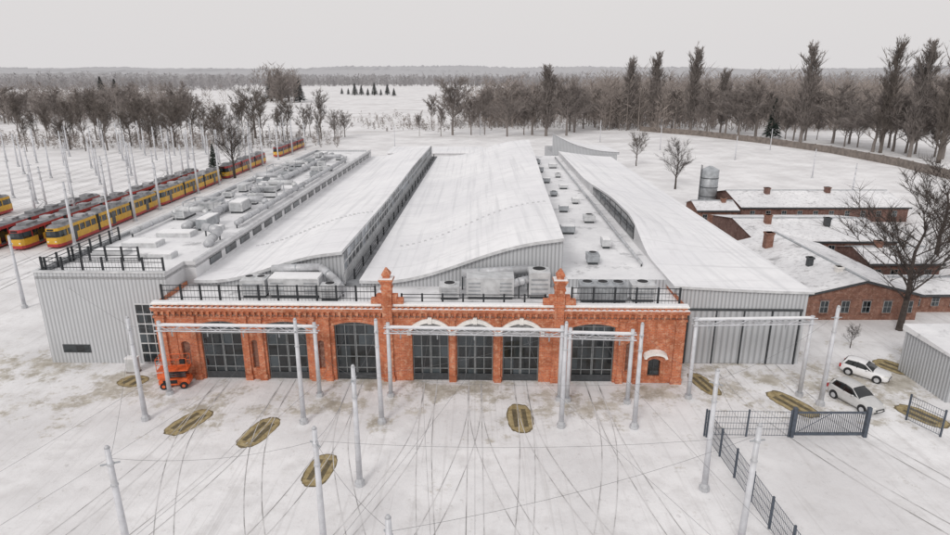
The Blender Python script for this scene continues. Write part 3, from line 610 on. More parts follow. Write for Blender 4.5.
# ---------------------------------------------------------------- brick outbuildings at right
def house(label,x0,x1,y0,y1,ze,zr,axis,wins,chim=(),wall='brickdark',sidew=()):
    t=thing('brick_outbuilding',label,'building',((x0+x1)/2,y0,0))
    mb=MB(); xm,ym=(x0+x1)/2,(y0+y1)/2
    if axis=='Y':
        mb.poly([(x0,y0,0),(x1,y0,0),(x1,y0,ze),(xm,y0,zr),(x0,y0,ze)]); mb.poly([(x1,y1,0),(x0,y1,0),(x0,y1,ze),(xm,y1,zr),(x1,y1,ze)]); mb.poly([(x0,y1,0),(x0,y0,0),(x0,y0,ze),(x0,y1,ze)]); mb.poly([(x1,y0,0),(x1,y1,0),(x1,y1,ze),(x1,y0,ze)])
        rp=[((x0-.35,ze-.08),(xm,zr+.06)),((xm,zr+.06),(x1+.35,ze-.08))]
        rm=MB()
        for (a,b_) in rp:
            rm.poly([(a[0],y0-.35,a[1]),(b_[0],y0-.35,b_[1]),(b_[0],y1+.3,b_[1]),(a[0],y1+.3,a[1])])
        sm_=MB()
        for (a,b_) in rp: sm_.poly([(a[0],y0-.352,a[1]-.26),(b_[0],y0-.352,b_[1]-.26),(b_[0],y0-.352,b_[1]-.01),(a[0],y0-.352,a[1]-.01)])
        sm_.poly([(x0-.352,y1,ze-.34),(x0-.352,y0,ze-.34),(x0-.352,y0,ze-.09),(x0-.352,y1,ze-.09)])
        rid=MB().box(xm-.16,xm+.16,y0-.35,y1+.3,zr+.03,zr+.14)
    else:
        mb.poly([(x0,y0,0),(x1,y0,0),(x1,y0,ze),(x0,y0,ze)]); mb.poly([(x1,y1,0),(x0,y1,0),(x0,y1,ze),(x1,y1,ze)]); mb.poly([(x0,y1,0),(x0,y0,0),(x0,y0,ze),(x0,ym,zr),(x0,y1,ze)]); mb.poly([(x1,y0,0),(x1,y1,0),(x1,y1,ze),(x1,ym,zr),(x1,y0,ze)])
        rm=MB().poly([(x0-.3,y0-.4,ze-.08),(x1+.3,y0-.4,ze-.08),(x1+.3,ym,zr+.06),(x0-.3,ym,zr+.06)]).poly([(x0-.3,ym,zr+.06),(x1+.3,ym,zr+.06),(x1+.3,y1+.4,ze-.08),(x0-.3,y1+.4,ze-.08)])
        sm_=MB().poly([(x0-.3,y0-.402,ze-.36),(x1+.3,y0-.402,ze-.36),(x1+.3,y0-.402,ze-.09),(x0-.3,y0-.402,ze-.09)])
        rid=MB().box(x0-.3,x1+.3,ym-.16,ym+.16,zr+.03,zr+.14)
    part(mb,'wall',wall,t); ro=part(rm,'roof','oldsnow',t); part(sm_,'gutter','frame',ro); part(rid,'ridge_cap','unit',ro)
    bd=MB().box(x0-.05,x1+.05,y0-.06,y0-.003,ze-.6,ze-.45); part(bd,'brick_band',wall,t)
    for (cx,cy,cw,ch,cm) in chim:
        zb=ze-.2
        part(MB().box(cx-cw/2,cx+cw/2,cy-cw/2,cy+cw/2,zb,zr+ch).box(cx-cw/2-.08,cx+cw/2+.08,cy-cw/2-.08,cy+cw/2+.08,zr+ch-.2,zr+ch),'chimney',cm,ro)
    for (a,z0,ww,hh) in wins:
        b1=MB().box(a,a+ww,y0-.06,y0-.003,z0,z0+hh); b2=MB(); b3=MB().box(a-.1,a+ww+.1,y0-.16,y0-.003,z0-.12,z0-.003)
        for i in range(2):
            for j in range(2):
                q0=a+.05+i*(ww-.05)/2; q1=q0+(ww-.05)/2-.05; zz=z0+.05+j*(hh-.05)/2; z2=zz+(hh-.05)/2-.05
                b2.box(q0,q1,y0-.075,y0-.055,zz,z2)
        wo=part(b1,'window','transom',t); part(b2,'pane','glass',wo); part(b3,'sill',wall,wo)
        part(MB().box(a-.12,a+ww+.12,y0-.08,y0-.003,z0+hh+.003,z0+hh+.2),'lintel','brickdark' if wall!='brickdark' else 'brickbrown',t)
    for (a,z0,ww,hh) in sidew:
        wo=part(MB().box(x0-.06,x0-.003,a,a+ww,z0,z0+hh),'window','transom',t); part(MB().box(x0-.075,x0-.055,a+.06,a+ww-.06,z0+.06,z0+hh-.06),'pane','glass',wo)
    return t
house('long brick block with pitched snowy roof right of the metal wing',33.6,45.2,59.3,79,2.9,4.3,'Y',[(35.2+i*2.15,.8,.85,1.3) for i in range(5)],[(37.2,66,.55,.5,'frame'),(38.6,62.8,.6,.4,'stone'),(36.4,74.5,.9,1.2,'brickbrown')],wall='brickbrown',sidew=[(62+i*3,1.0,1.0,1.3) for i in range(5)])
house('low long brick annex running right from the brick block',45.5,56,61.5,67.5,2.2,2.9,'X',[(46.2+i*2.0,.7,.8,1.0) for i in range(5)],wall='brickbrown')
house('broad dark brick shed with shallow roof behind the long brick block',38,57,81,97,2.8,4.0,'X',[(39+i*2.2,.9,.9,1.2) for i in range(8)],[(42,87,.8,1.0,'brickbrown'),(50,86,.7,.8,'frame')])
house('dark brick annex at right of the long brick block',46.6,55,70,77,3.0,3.9,'X',[(47.2+i*2.0,1.0,.85,1.1) for i in range(4)],[(49.5,73.5,.7,.8,'brickbrown')])
house('small brick block with snowy roof beside the silo',37,43.5,101,107,2.8,3.7,'X',[(37.8+i*2.0,.9,.8,1.1) for i in range(3)],[(42,103.5,.7,.6,'brickbrown')],wall='brickbrown')
house('long low brick range with broad snowy roof at the back of the yard',45.5,74,104,118,2.7,4.2,'X',[(47+i*2.7,.9,.8,1.1) for i in range(10)],[(52,109.5,.8,.8,'brickdark'),(63,110,.8,.8,'brickdark')])
p=G(706,209); t=thing('silo','dark grey cylindrical silo standing behind the brick buildings','silo',p)
part(MB().tube((p[0],p[1],.9),(p[0],p[1],7.4),1.6,n=20),'tank','unit',t,True); part(MB().tube((p[0],p[1],7.4),(p[0],p[1],8.1),1.6,.3,n=20),'cone_roof','unit',t)
for z in (2.5,4.2,5.9): part(MB().tube((p[0],p[1],z),(p[0],p[1],z+.12),1.66,n=20),'hoop','frame',t)
for a in range(4): part(MB().box(p[0]+1.2*math.cos(a*1.57+.78)-.1,p[0]+1.2*math.cos(a*1.57+.78)+.1,p[1]+1.2*math.sin(a*1.57+.78)-.1,p[1]+1.2*math.sin(a*1.57+.78)+.1,0,.95),'leg','frame',t)
ld=MB().box(p[0]-1.9,p[0]-1.82,p[1]-1,p[1]-.92,0,8.4).box(p[0]-1.9,p[0]-1.82,p[1]-.5,p[1]-.42,0,8.4)
for i in range(20): ld.box(p[0]-1.88,p[0]-1.84,p[1]-.95,p[1]-.45,.4*i+.2,.4*i+.25)
part(ld,'ladder','frame',t)
t=thing('metal_shed','grey ribbed metal shed cut by the right edge of the picture','shed',(41,42.6,0))
part(MB().box(36.1,49,42.4,48,0,3.8),'wall','rib',t); part(MB().poly([(35.9,42.1,3.85),(49.2,42.1,3.9),(49.2,48.2,4.2),(35.9,48.2,4.15)]).poly([(35.9,42.1,3.65),(49.2,42.1,3.7),(49.2,42.1,3.9),(35.9,42.1,3.85)]).poly([(35.9,48.2,3.65),(35.9,42.1,3.65),(35.9,42.1,3.85),(35.9,48.2,4.15)]),'roof','flatsnow',t)
part(MB().box(37.4,40.4,42.32,42.397,.05,3.1),'shutter','ribdark',t)
pw=[G(640,131),G(700,136),G(760,143),G(830,153),G(897,166),G(960,182)]
t=thing('perimeter_wall','long grey brown concrete wall curving behind the snowy right yard','wall',pw[0])
for a,b_ in zip(pw,pw[1:]):
    a=Vector(a);b_=Vector(b_);n=max(1,int((b_-a).length/6)); d=(b_-a)/n
    mb=MB(); nn=Vector((d.y,-d.x,0)).normalized()*.12
    q=[a-nn,b_-nn,b_+nn,a+nn]; mb.prism([(v.x,v.y) for v in q],0,2.2)
    for i in range(n):
        c=a+d*i; mb.box(c.x-.2,c.x+.2,c.y-.2,c.y+.2,0,2.35)
    part(mb,'wall_panel','concrete',t)
# ---------------------------------------------------------------- masts, gantries, wires
def make_mast(h=8.0,r0=.19,r1=.12):
    t=thing('catenary_mast','','mast',loc=(0,0,0))
    part(MB().tube((0,0,.25),(0,0,h),r0,r1,n=10),'shaft','mast',t,True)
    part(MB().tube((0,0,0),(0,0,.25),r0*1.7,n=8).tube((0,0,.25),(0,0,.5),r0*1.4,r0*1.02,n=8),'base','galv',t)
    part(MB().tube((0,0,h),(0,0,h+.12),r1*1.1,r1*.5,n=10),'cap','galv',t,True)
    part(MB().tube((0,0,h-.9),(0,0,h-.78),r1*1.35,n=10),'clamp_collar','galv',t); part(MB().tube((0,0,h-2),(0,0,h-1.93),r1*1.45,n=10),'clamp_collar','galv',t)
    part(MB().box(-.03,.03,-.4,.4,h-.86,h-.8),'bracket','unit',t)
    return t
proto=make_mast(); used=[False]
def mast(p,label,h=8.0,group='overhead line masts in front of the depot',thin=1.0):
    o=proto if not used[0] else copy_tree(proto); used[0]=True
    o.location=(p[0],p[1],0); o.scale=(thin,thin,h/8); o.rotation_euler=(R(rnd.uniform(-.7,.7)),R(rnd.uniform(-.7,.7)),rnd.uniform(0,3)); relabel(o,label,group); return Vector((p[0],p[1],h-.6))
mt={}
for key,p,lab in (
 ('a',G(108,447,8),'foreground mast at lower left, cut by the bottom edge'),
 ('b',G(146,420),'mast in front of the orange lift and left metal block'),
 ('c',G(304,423),'mast in front of the second brick gate from left'),
 ('d',G(382,423),'mast in front of the left pinnacled pier'),
 ('e',G(561,427),'mast in front of the right pinnacled pier'),
 ('f',G(634,428),'mast in front of the right end of brick front'),
 ('g',G(360,485),'lone mast in the snow below the left pinnacled pier'),
 ('h',G(314,430,8),'foreground mast left of centre, cut by the bottom edge'),
 ('i',G(704,490),'mast beside the corner of the dark fence'),
 ('j',G(758,425,8),'foreground mast at right, beside the fence running to the bottom edge'),
 ('k',G(820,405),'mast left of the parked silver car'),
 ('l',G(391,518,8),'mast showing only its tip at the bottom edge'),
 ('m',G(25,308),'mast at the left edge, left of the metal block')):
    mt[key]=mast(p,lab)
def gantry(label,a,b_,z,h):
    a=Vector((a[0],a[1],0)); b_=Vector((b_[0],b_[1],0))
    t=thing('portal_gantry',label,'gantry',tuple(a),group='portal gantries across the depot gates')
    for p in (a,b_):
        po=part(MB().tube(p+Vector((0,0,.2)),p+Vector((0,0,h)),.17,.14,n=10),'post','mast',t,True); part(MB().tube(p,p+Vector((0,0,.3)),.3,n=8),'base','galv',po)
    d=(b_-a); n=max(3,int(d.length/.9)); bm=MB(); e=d.normalized(); s=Vector((-e.y,e.x,0))*.2
    a2=a-e*.3; b2=b_+e*.3
    for sg in (-1,1):
        for zz in (z,z+.44): bm.tube(a2+s*sg+Vector((0,0,zz)),b2+s*sg+Vector((0,0,zz)),.055,n=4)
        for i in range(n):
            p=a+d*(i/n)+s*sg; q=a+d*((i+1)/n)+s*sg; bm.tube(p+Vector((0,0,z if i%2 else z+.44)),q+Vector((0,0,z+.44 if i%2 else z)),.03,n=3)
    for i in range(n+1):
        p=a+d*(i/n); bm.tube(p+s+Vector((0,0,z+.44)),p-s+Vector((0,0,z+.44)),.03,n=3)
    part(bm,'beam','mast',t)
    sn=MB(); q=[a-s*.8,b_-s*.8,b_+s*.8,a+s*.8]; sn.prism([(v.x,v.y) for v in q],z+.46,z+.5); part(sn,'snow_cap','capsnow',t)
    for i in range(1,n,3):
        p=a+d*(i/n); part(MB().tube(p+Vector((0,0,z)),p+Vector((0,0,z-.5)),.05,n=5),'insulator','unit',t)
gantry('gantry across the three left brick gates',G(170,394),G(320,396),5.45,6.2)
gantry('gantry across the three arched middle gates',G(391,396),G(559,400),5.4,6.2)
gantry('short gantry across the right brick gate',G(567,401),G(627,403),5.3,6.1)
gantry('gantry in front of the grey metal wing',G(688,398),G(799,396),6.15,6.75)
def wire(a,b_,sag=.35,r=.008,n=8):
    a=Vector(a);b_=Vector(b_);mb=MB();P=[]
    for i in range(n+1):
        t=i/n;p=a.lerp(b_,t);p.z-=sag*4*t*(1-t);P.append(p)
    for p,q in zip(P,P[1:]): mb.tube(p,q,r,n=3,caps=False)
    solo(mb,'overhead_wire','wire','thin dark overhead tram wire strung above the snowy forecourt','wire',tuple(a),group='overhead wires above the forecourt')
zw=5.2
for d,p in tr[::2]:
    c=[Vector((DX[d],45.5,zw))]+[Vector((q[0],q[1],zw)) for q in p]
    wire(c[0],c[1],.05); wire(c[1],c[-1],.1)
for a,b_ in (('a','h'),('h','g'),('g','c'),('g','d'),('b','c'),('d','e'),('e','f'),('f','i'),('i','j'),('h','j'),('g','i'),('a','b'),('i','k'),('l','h'),('l','j'),('m','b'),('g','e')): wire(mt[a],mt[b_],.5)
r_=random.Random(21)
yl='thin pale overhead mast standing between tracks in the tram yard'
for x in (-58.7,-67.6,-72.2,-76.7,-86,-94.8,-104,-115,-126,-138):
    for k in range(12):
        y=70+k*14+r_.uniform(-4,4)+(x%7)
        if -x>y*.78+3: continue
        mast((x+r_.uniform(-.3,.3)+.04*max(0,y-180),y),yl,r_.uniform(8,9.8),'masts in the tram yard',1.25)
for (u,v,h) in ((113,240,8),(660,150,8),(735,160,7),(812,178,7),(770,150,7),(850,205,8),(395,150,8),(480,135,9),(600,142,8)):
    mast(G(u,v),'slim pale pole standing alone in the snow beyond the roofs',h,'lone poles beyond the roofs',.85)
# ---------------------------------------------------------------- trams
def make_tram(up,mid,low,label):
    t=thing('tram',label,'tram',loc=(0,0,0)); Lg=29.5
    def foot(i): 
        w=1.2-i; return [(-.72+i,0+i),(.72-i,0+i),(1.02-i,.35+i),(w,1.3),(w,Lg-1.3),(1.02-i,Lg-.35-i),(.72-i,Lg-i),(-.72+i,Lg-i),(-1.02+i,Lg-.35-i),(-w,Lg-1.3),(-w,1.3),(-1.02+i,.35+i)]
    part(MB().prism(foot(0),.28,.72),'skirt',low,t); part(MB().prism(foot(.0),.72,1.65),'side_panel',mid,t)
    part(MB().prism(foot(.04),1.65,2.58,foot(.09)),'window_band','glass',t)
    part(MB().prism(foot(.06),2.58,3.0,foot(.12)),'cornice',up,t); ro=part(MB().prism(foot(.12),3.0,3.28,foot(.4)),'roof','tramroof',t)
    for y,q in ((3,1.2),(7.5,.7),(12.9,1.4),(16.8,.8),(22,1.5),(26.5,.9)): part(MB().box(-.75,.75,y-q,y+q,3.28,3.6),'roof_equipment','tramroof',ro)
    for y in (9.8,19.7): part(MB().box(-1.205,1.205,y-.3,y+.3,.4,3.05),'bellows','black',t)
    for sx in (-1,1):
        y=2.0
        while y<28:
            if min(abs(y-9.8),abs(y-19.7))>.5: part(MB().box(sx*1.15-.06,sx*1.15+.06,y-.08,y+.08,1.65,2.58),'window_pillar',up,t)
            y+=1.45
        for y in (3.6,14.0,25.0): part(MB().box(sx*1.2-.015,sx*1.2+.015,y-.5,y+.5,.45,2.5),'door','glass',t)
        for ye,c in ((-.02,'lamp'),(Lg-.02,'tail')): part(MB().box(sx*.55-.12,sx*.55+.12,ye,ye+.05,.98,1.14),'headlight' if c=='lamp' else 'tail_light',c,t)
    for y in (4.6,14.7,24.6):
        b_=part(MB().box(-.9,.9,y-1.3,y+1.3,.2,.5),'bogie','black',t)
        for q in (-.8,.8):
            for sx in (-1,1): part(MB().tube((sx*.72-.06,y+q,.3),(sx*.72+.06,y+q,.3),.3,n=12),'wheel','black',b_)
    pan=MB().tube((-.5,14.2,3.6),(-.3,15.6,4.3),.03,n=4).tube((.5,14.2,3.6),(.3,15.6,4.3),.03,n=4).tube((-.3,15.6,4.3),(-.3,14.4,5.0),.025,n=4).tube((.3,15.6,4.3),(.3,14.4,5.0),.025,n=4).tube((-.8,14.4,5.0),(.8,14.4,5.0),.03,n=4)
    part(pan,'pantograph','frame',ro); part(MB().box(-.45,.45,-.01,.03,2.66,2.9),'destination_board','black',t)
    return t
A=make_tram('yellow','yellow','red','yellow tram with red skirt, nearest in the row beside the left block'); B=make_tram('red','yellow','red','red topped yellow tram, nearest in the second row from the left block')
A.location=(-61,86.5,.02); B.location=(-65.5,85.5,.02)
for src,x,y,lab in ((A,-61,117,'yellow tram with red skirt, second in the row beside the left block'),(B,-61,150,'red topped yellow tram, third in the row beside the left block'),(B,-61,192,'red topped yellow tram, farthest in the row beside the left block'),
 (B,-70,84,'red topped yellow tram, nearest in the third row, cut by the left edge'),(B,-65.5,116,'red topped yellow tram, farther one in the second row'),
 (A,-86,83,'tram standing apart at the left edge, only its far end showing')):
    c=copy_tree(src); c.location=(x,y,.02); relabel(c,lab)
for o in [x for x in COL.objects if x.name.split('.')[0]=='tram']: o['group']='trams parked in the yard'
# ---------------------------------------------------------------- cars: rounded shells lofted over stations
def car(label,loc,rz,paint,Lc,wd,ht,belt,suv=False,sc=1.0):
    t=thing('parked_car',label,'car',loc=loc,rz=rz); h=wd/2; l=Lc/2; t.scale=(sc,sc,sc)
    st=[(-l,h*.62,.36,.58),(-l+.06,h*.78,.28,.68),(-l+.22,h*.9,.23,.76),(-l+.55,h*.97,.2,.85),(-l+1.05,h,.19,belt-.06),(-l+1.5,h,.19,belt),(-.2,h,.19,belt),(l-1.0,h*.99,.2,belt+.04),(l-.4,h*.97,.24,belt+.05),(l-.12,h*.9,.3,belt),(l-.02,h*.8,.38,belt-.12),(l,h*.7,.44,belt-.25)]
    mb=MB(); ring=[]
    for (y,w_,zb,zt) in st:
        k=len(mb.v); hh=zt-zb
        sec=[(-w_*.8,zb),(-w_*.94,zb+.06),(-w_,zb+hh*.35),(-w_*.995,zb+hh*.6),(-w_*.95,zb+hh*.85),(-w_*.87,zt-.02),(-w_*.6,zt+.015),(0,zt+.03)]
        sec=sec+[(-x,z) for x,z in reversed(sec[:-1])]
        mb.v+=[(x,y,z) for x,z in sec]; ring.append(k)
    n=15
    for a,b_ in zip(ring,ring[1:]):
        for i in range(n): j=(i+1)%n; mb.f.append((a+i,a+j,b_+j,b_+i))
    mb.f.append(tuple(range(ring[0]+n-1,ring[0]-1,-1))); mb.f.append(tuple(range(ring[-1],ring[-1]+n)))
    part(mb,'body',paint,t,True)
    y0,y1=-l+(1.25 if suv else 1.2),l-.1
    rs=[0,.12,.28,.42,.6,.8,.93,1.0]; top=[0,.42,.82,.96,1.0,.95,.72,.02]
    def sect(f,tp,wtop):
        y=y0+(y1-y0)*f; z0=belt-.05; z1=z0+(ht-z0)*tp
        wb_=h*.88*(1-.12*max(0,f-.75)/.25); wt=wb_-(wb_-h*wtop)*tp
        return y,z0,z1,wb_,wt
    g=MB(); rg=[]
    for f,tp in zip(rs,top):
        y,z0,z1,wb_,wt=sect(f,tp,.68); k=len(g.v)
        sec=[(-wb_,z0),(-(wb_+wt)/2-.015*tp,(z0+z1)/2+.03*tp),(-wt,z1-.05*tp),(-wt*.8,z1),(0,z1+.035*tp),(wt*.8,z1),(wt,z1-.05*tp),((wb_+wt)/2+.015*tp,(z0+z1)/2+.03*tp),(wb_,z0)]
        g.v+=[(x,y,z) for x,z in sec]; rg.append(k)
    for a,b_ in zip(rg,rg[1:]):
        for i in range(8): g.f.append((a+i,a+i+1,b_+i+1,b_+i))
    part(g,'window_glass','glass',t,True)
    rf=MB(); rg=[]
    for f,tp in ((.27,.81),(.34,.90),(.42,.96),(.6,1.0),(.8,.95),(.88,.83)):
        y,z0,z1,wb_,wt=sect(f,tp,.68); k=len(rf.v); e=.018
        sec=[(-wt-e*1.4,z1-.09*tp),(-wt-e,z1-.04),(-wt*.8,z1+e),(0,z1+.035*tp+e),(wt*.8,z1+e),(wt+e,z1-.04),(wt+e*1.4,z1-.09*tp)]
        rf.v+=[(x,y,z) for x,z in sec]; rg.append(k)
    for a,b_ in zip(rg,rg[1:]):
        for i in range(6): rf.f.append((a+i,a+i+1,b_+i+1,b_+i))
    part(rf,'roof_panel',paint,t,True)
    for sx in (-1,1):
        def pt(f,tp,up):
            y,z0,z1,wb_,wt=sect(f,tp,.68); return Vector((sx*(wb_ if not up else wt+.005),y,z0 if not up else z1-.05))
        part(MB().tube(pt(.02,0,False),pt(.27,.81,True),.045,n=5),'pillar',paint,t,True)
        part(MB().tube(pt(.5,1,False),pt(.5,.98,True),.035,n=5),'pillar','black',t,True)
        a,b_=pt(.97,.3,False),pt(.84,.9,True)
        part(MB().tube(a,b_,.12,.08,n=6),'pillar',paint,t,True)
        part(MB().tube((sx*(h+.0),y0+.42,belt+.03),(sx*(h+.17),y0+.46,belt+.07),.07,.085,n=8),'mirror',paint,t,True)
        part(MB().prism([(sx*h*.45,-l+.04),(sx*h*.74,-l+.1),(sx*h*.9,-l+.36),(sx*h*.6,-l+.3)],.63,.77),'headlight','lamp',t); part(MB().cbox((sx*h*.78,l-.06,belt-.22),(.22,.16,.3)),'tail_light','tail',t)
        for y in (-l+.82,l-.8):
            part(MB().tube((sx*(h-.06),y,.36),(sx*(h+.004),y,.36),.39,n=18),'wheel_arch','black',t)
            w_=part(MB().tube((sx*(h-.2),y,.32),(sx*(h+.015),y,.32),.32,n=16),'wheel','black',t); part(MB().tube((sx*(h+.016),y,.32),(sx*(h+.026),y,.32),.21,n=12),'rim','galv',w_)
    part(MB().cbox((0,-l-.0,.52),(h*.95,.05,.12)),'grille','black',t); part(MB().cbox((0,-l+.05,.34),(h*1.2,.12,.1)),'bumper_intake','black',t); part(MB().cbox((0,-l-.035,.44),(.52,.02,.1)),'number_plate','carwhite',t)
p=G(868,379); car('white hatchback parked behind the silver car',(p[0],p[1]+.5,0),R(44),'carwhite',3.9,1.75,1.5,.95,False,.92)
p=G(861,409); car('pale silver car parked nose to the fence',(p[0],p[1]+.8,0),R(20),'carsilver',4.2,1.85,1.68,1.06,True,.94)
# ---------------------------------------------------------------- orange lift
p=G(174,389); t=thing('scissor_lift','orange access lift with railed platform in front of brick wall','lift',loc=(p[0],p[1]+.5,0),rz=.12); t.scale=(.9,.85,.9)
part(MB().box(-1.2,1.2,-.55,.55,.35,.95).box(-1.3,-1.2,-.5,.5,.4,.8).box(1.2,1.3,-.5,.5,.4,.8),'chassis','orange',t)
for sx in (-.85,.85):
    for sy in (-.6,.6):
        w_=part(MB().tube((sx,sy-.12,.32),(sx,sy+.12,.32),.32,n=14),'wheel','black',t); part(MB().tube((sx,sy*1.215,.32),(sx,sy*1.22,.32),.15,n=10),'rim','orange',w_)
sc=MB()
for j in range(3):
    z=1.0+j*.22
    for sy in (-.4,.4): sc.tube((-1.05,sy,z),(1.05,sy,z+.22),.05,n=4).tube((-1.05,sy+.06,z+.22),(1.05,sy+.06,z),.05,n=4)
part(sc,'scissor_arms','frame',t); part(MB().box(-1.3,1.3,-.58,.58,1.68,1.82).box(-1.3,-.5,-.6,-.585,1.0,1.6),'platform','orange',t)
cg=MB()
for x in (-1.28,-.43,.43,1.28):
    for y in (-.56,.56): cg.tube((x,y,1.82),(x,y,2.9),.03,n=4)
for z in (2.3,2.9):
    cg.tube((-1.28,-.56,z),(1.28,-.56,z),.03,n=4).tube((-1.28,.56,z),(1.28,.56,z),.03,n=4).tube((-1.28,-.56,z),(-1.28,.56,z),.03,n=4).tube((1.28,-.56,z),(1.28,.56,z),.03,n=4)
part(cg,'guard_rail','orange',t); part(MB().box(.7,1.1,-.5,-.2,2.35,2.75),'control_box','black',t); part(MB().box(-.9,.3,-.57,-.551,.5,.85),'side_panel','black',t)
# ---------------------------------------------------------------- fences
def fence(label,a,b_,h=2.0,step=2.4):
    a=Vector((a[0],a[1],0));b_=Vector((b_[0],b_[1],0)); d=b_-a;n=max(1,round(d.length/step))
    t=thing('metal_fence',label,'fence',tuple(a))
    for i in range(n+1):
        p=a+d*(i/n); part(MB().box(p.x-.05,p.x+.05,p.y-.05,p.y+.05,0,h+.1),'post','fence',t)
    for i in range(n):
        p=a+d*(i/n);q=a+d*((i+1)/n);mb=MB();k=int(step/.16)
        for z in (.12,.6,1.05,1.5,h-.04): mb.tube(p+Vector((0,0,z)),q+Vector((0,0,z)),.02,n=4,caps=False)
        for j in range(1,k):
            c=p.lerp(q,j/k); mb.tube(c+Vector((0,0,.08)),c+Vector((0,0,h)),.013,n=3,caps=False)
        part(mb,'panel','fence',t)
    return t
c0=G(704,436)
fence('dark mesh fence across the right forecourt, left of its gate',c0,G(788,437))
fence('dark mesh fence running from the fence corner to the bottom edge',(c0[0]+.1,c0[1]-.15),(16.4,24),step=2.4)
fence('short dark fence at right edge beside the grey shed',G(906,420),G(940,437))
ga=G(791,437); gb=G(864,437)
t=thing('sliding_gate','dark sliding gate with thick posts at right end of the fence','gate',ga)
for q in (ga,gb): part(MB().box(q[0]-.12,q[0]+.12,q[1]-.12,q[1]+.12,0,2.3),'post','fence',t)
mb=MB().box(ga[0]+.2,gb[0]-.2,ga[1]-.05,ga[1]+.05,.15,.35).box(ga[0]+.2,gb[0]-.2,ga[1]-.05,ga[1]+.05,1.85,1.97)
k=34
for i in range(k+1):
    x=ga[0]+.2+(gb[0]-ga[0]-.4)*i/k; mb.box(x-.018,x+.018,ga[1]-.02,ga[1]+.02,.35,1.85)
mb.tube((ga[0]+.3,ga[1],.35),((ga[0]+gb[0])/2,ga[1],1.85),.03,n=4)
part(mb,'leaf','fence',t)
t=thing('switch_cabinet','pale grey switch cabinet near the left metal block corner','cabinet',loc=(-28.9,47.6,0))
part(MB().box(-.45,.45,-.25,.25,.1,1.3),'cabinet_body','unitlight',t); part(MB().box(-.5,.5,-.3,.3,0,.1),'plinth','concrete',t); part(MB().box(-.5,.5,-.3,.3,1.3,1.38),'lid','capsnow',t)
# ---------------------------------------------------------------- trees
def gen_tree(seed,h,style,twig_w):
    r=random.Random(seed); T=MB(); C=MB()
    pop=style=='poplar'
    top=h*(.95 if pop else .75); P=[Vector((0,0,0))]; n=6
    wob=.006 if pop else .02
    for i in range(1,n+1): P.append(Vector((r.uniform(-wob,wob)*h*i/n*1.3,r.uniform(-wob,wob)*h*i/n*1.3,top*i/n)))
    r0=h*(.012 if style!='wide' else .02)
    for i in range(n): T.tube(P[i],P[i+1],r0*(1-i/n*.88),r0*(1-(i+1)/n*.88),n=6,caps=False)
    def at(f):
        k=min(n-1,int(f*n)); return P[k].lerp(P[k+1],f*n-k)
    N1={'poplar':90,'wide':26,'slim':22}[style]
    for i in range(N1):
        f=(.06+.86*(i+r.random())/N1) if pop else r.uniform({'wide':.24,'slim':.3}[style],.99); a=r.uniform(0,6.283)+i*2.4; o=at(f)
        if pop: up=2.6+f; ln=h*(.05+.15*math.sin(math.pi*min(1,.18+.82*f))**.8)*r.uniform(.75,1.15)
        elif style=='wide': up=r.uniform(.45,1.1); ln=h*.5*(1-.5*f)*r.uniform(.7,1.15)
        else: up=r.uniform(.9,1.7); ln=h*.28*(1.15-.5*f)*r.uniform(.7,1.15)
        d=Vector((math.cos(a),math.sin(a),up)).normalized(); q=[o]
        for k in range(3):
            jj=.08 if pop else .2
            d=(d+Vector((r.uniform(-jj,jj),r.uniform(-jj,jj),r.uniform(0,.22)))).normalized(); q.append(q[-1]+d*ln/3)
        rb_=r0*.38*(1-.6*f)*(.7 if pop else 1)
        for k in range(3): C.tube(q[k],q[k+1],rb_*(1-k*.3),rb_*(.7-k*.28),n=3,caps=False)
        for s_ in range(8 if not pop else 6):
            g=r.uniform(.05,1); k=min(2,int(g*3)); b0=q[k].lerp(q[k+1],g*3-k)
            sp_=.5 if pop else .9
            d2=(d+Vector((r.uniform(-sp_,sp_),r.uniform(-sp_,sp_),r.uniform(-.1 if pop else -.3,.7)))).normalized(); l2=ln*r.uniform(.25,.5)
            b1=b0+d2*l2; C.tube(b0,b1,max(rb_*.28,twig_w*.45),twig_w*.25,n=3,caps=False)
            for tw in range(11 if style!='wide' else 13):
                s3=.6 if pop else 1
                c=b0.lerp(b1,r.uniform(.2,1)); d3=(d2+Vector((r.uniform(-s3,s3),r.uniform(-s3,s3),r.uniform(-.1 if pop else -.5,.9)))).normalized(); e=c+d3*l2*r.uniform(.35,.85)
                s2=d3.cross(Vector((r.uniform(-1,1),r.uniform(-1,1),r.uniform(-1,1)))).normalized()*twig_w*.5
                C.poly([c-s2,c+s2,e])
    return T,C
def gen_conifer(seed,h):
    r=random.Random(seed); T=MB().tube((0,0,0),(0,0,h*.97),h*.02,h*.003,n=6,caps=False); C=MB()
    for i in range(900):
        f=r.random()**.8; z=h*(.08+.9*f); rad=h*.2*(1-f)*r.uniform(.55,1.1)+.1; a=r.uniform(0,6.283)
        o=Vector((0,0,z+rad*.15)); e=Vector((math.cos(a)*rad,math.sin(a)*rad,z-rad*.3)); m_=o.lerp(e,r.uniform(.25,.5)); s=Vector((-math.sin(a),math.cos(a),r.uniform(-.4,.4)))*h*.02
        C.poly([m_,o.lerp(e,.75)+s,e,o.lerp(e,.75)-s])
    return T,C
protos={}
def tree_proto(key,style,h,bark,seed,tw):
    T,C=gen_conifer(seed,h) if style=='conifer' else gen_tree(seed,h,style,tw)
    trunk_m='bark1' if style=='conifer' else bark
    protos[key]=(mesh(T,'trunk',trunk_m),mesh(C,'crown',bark),h)
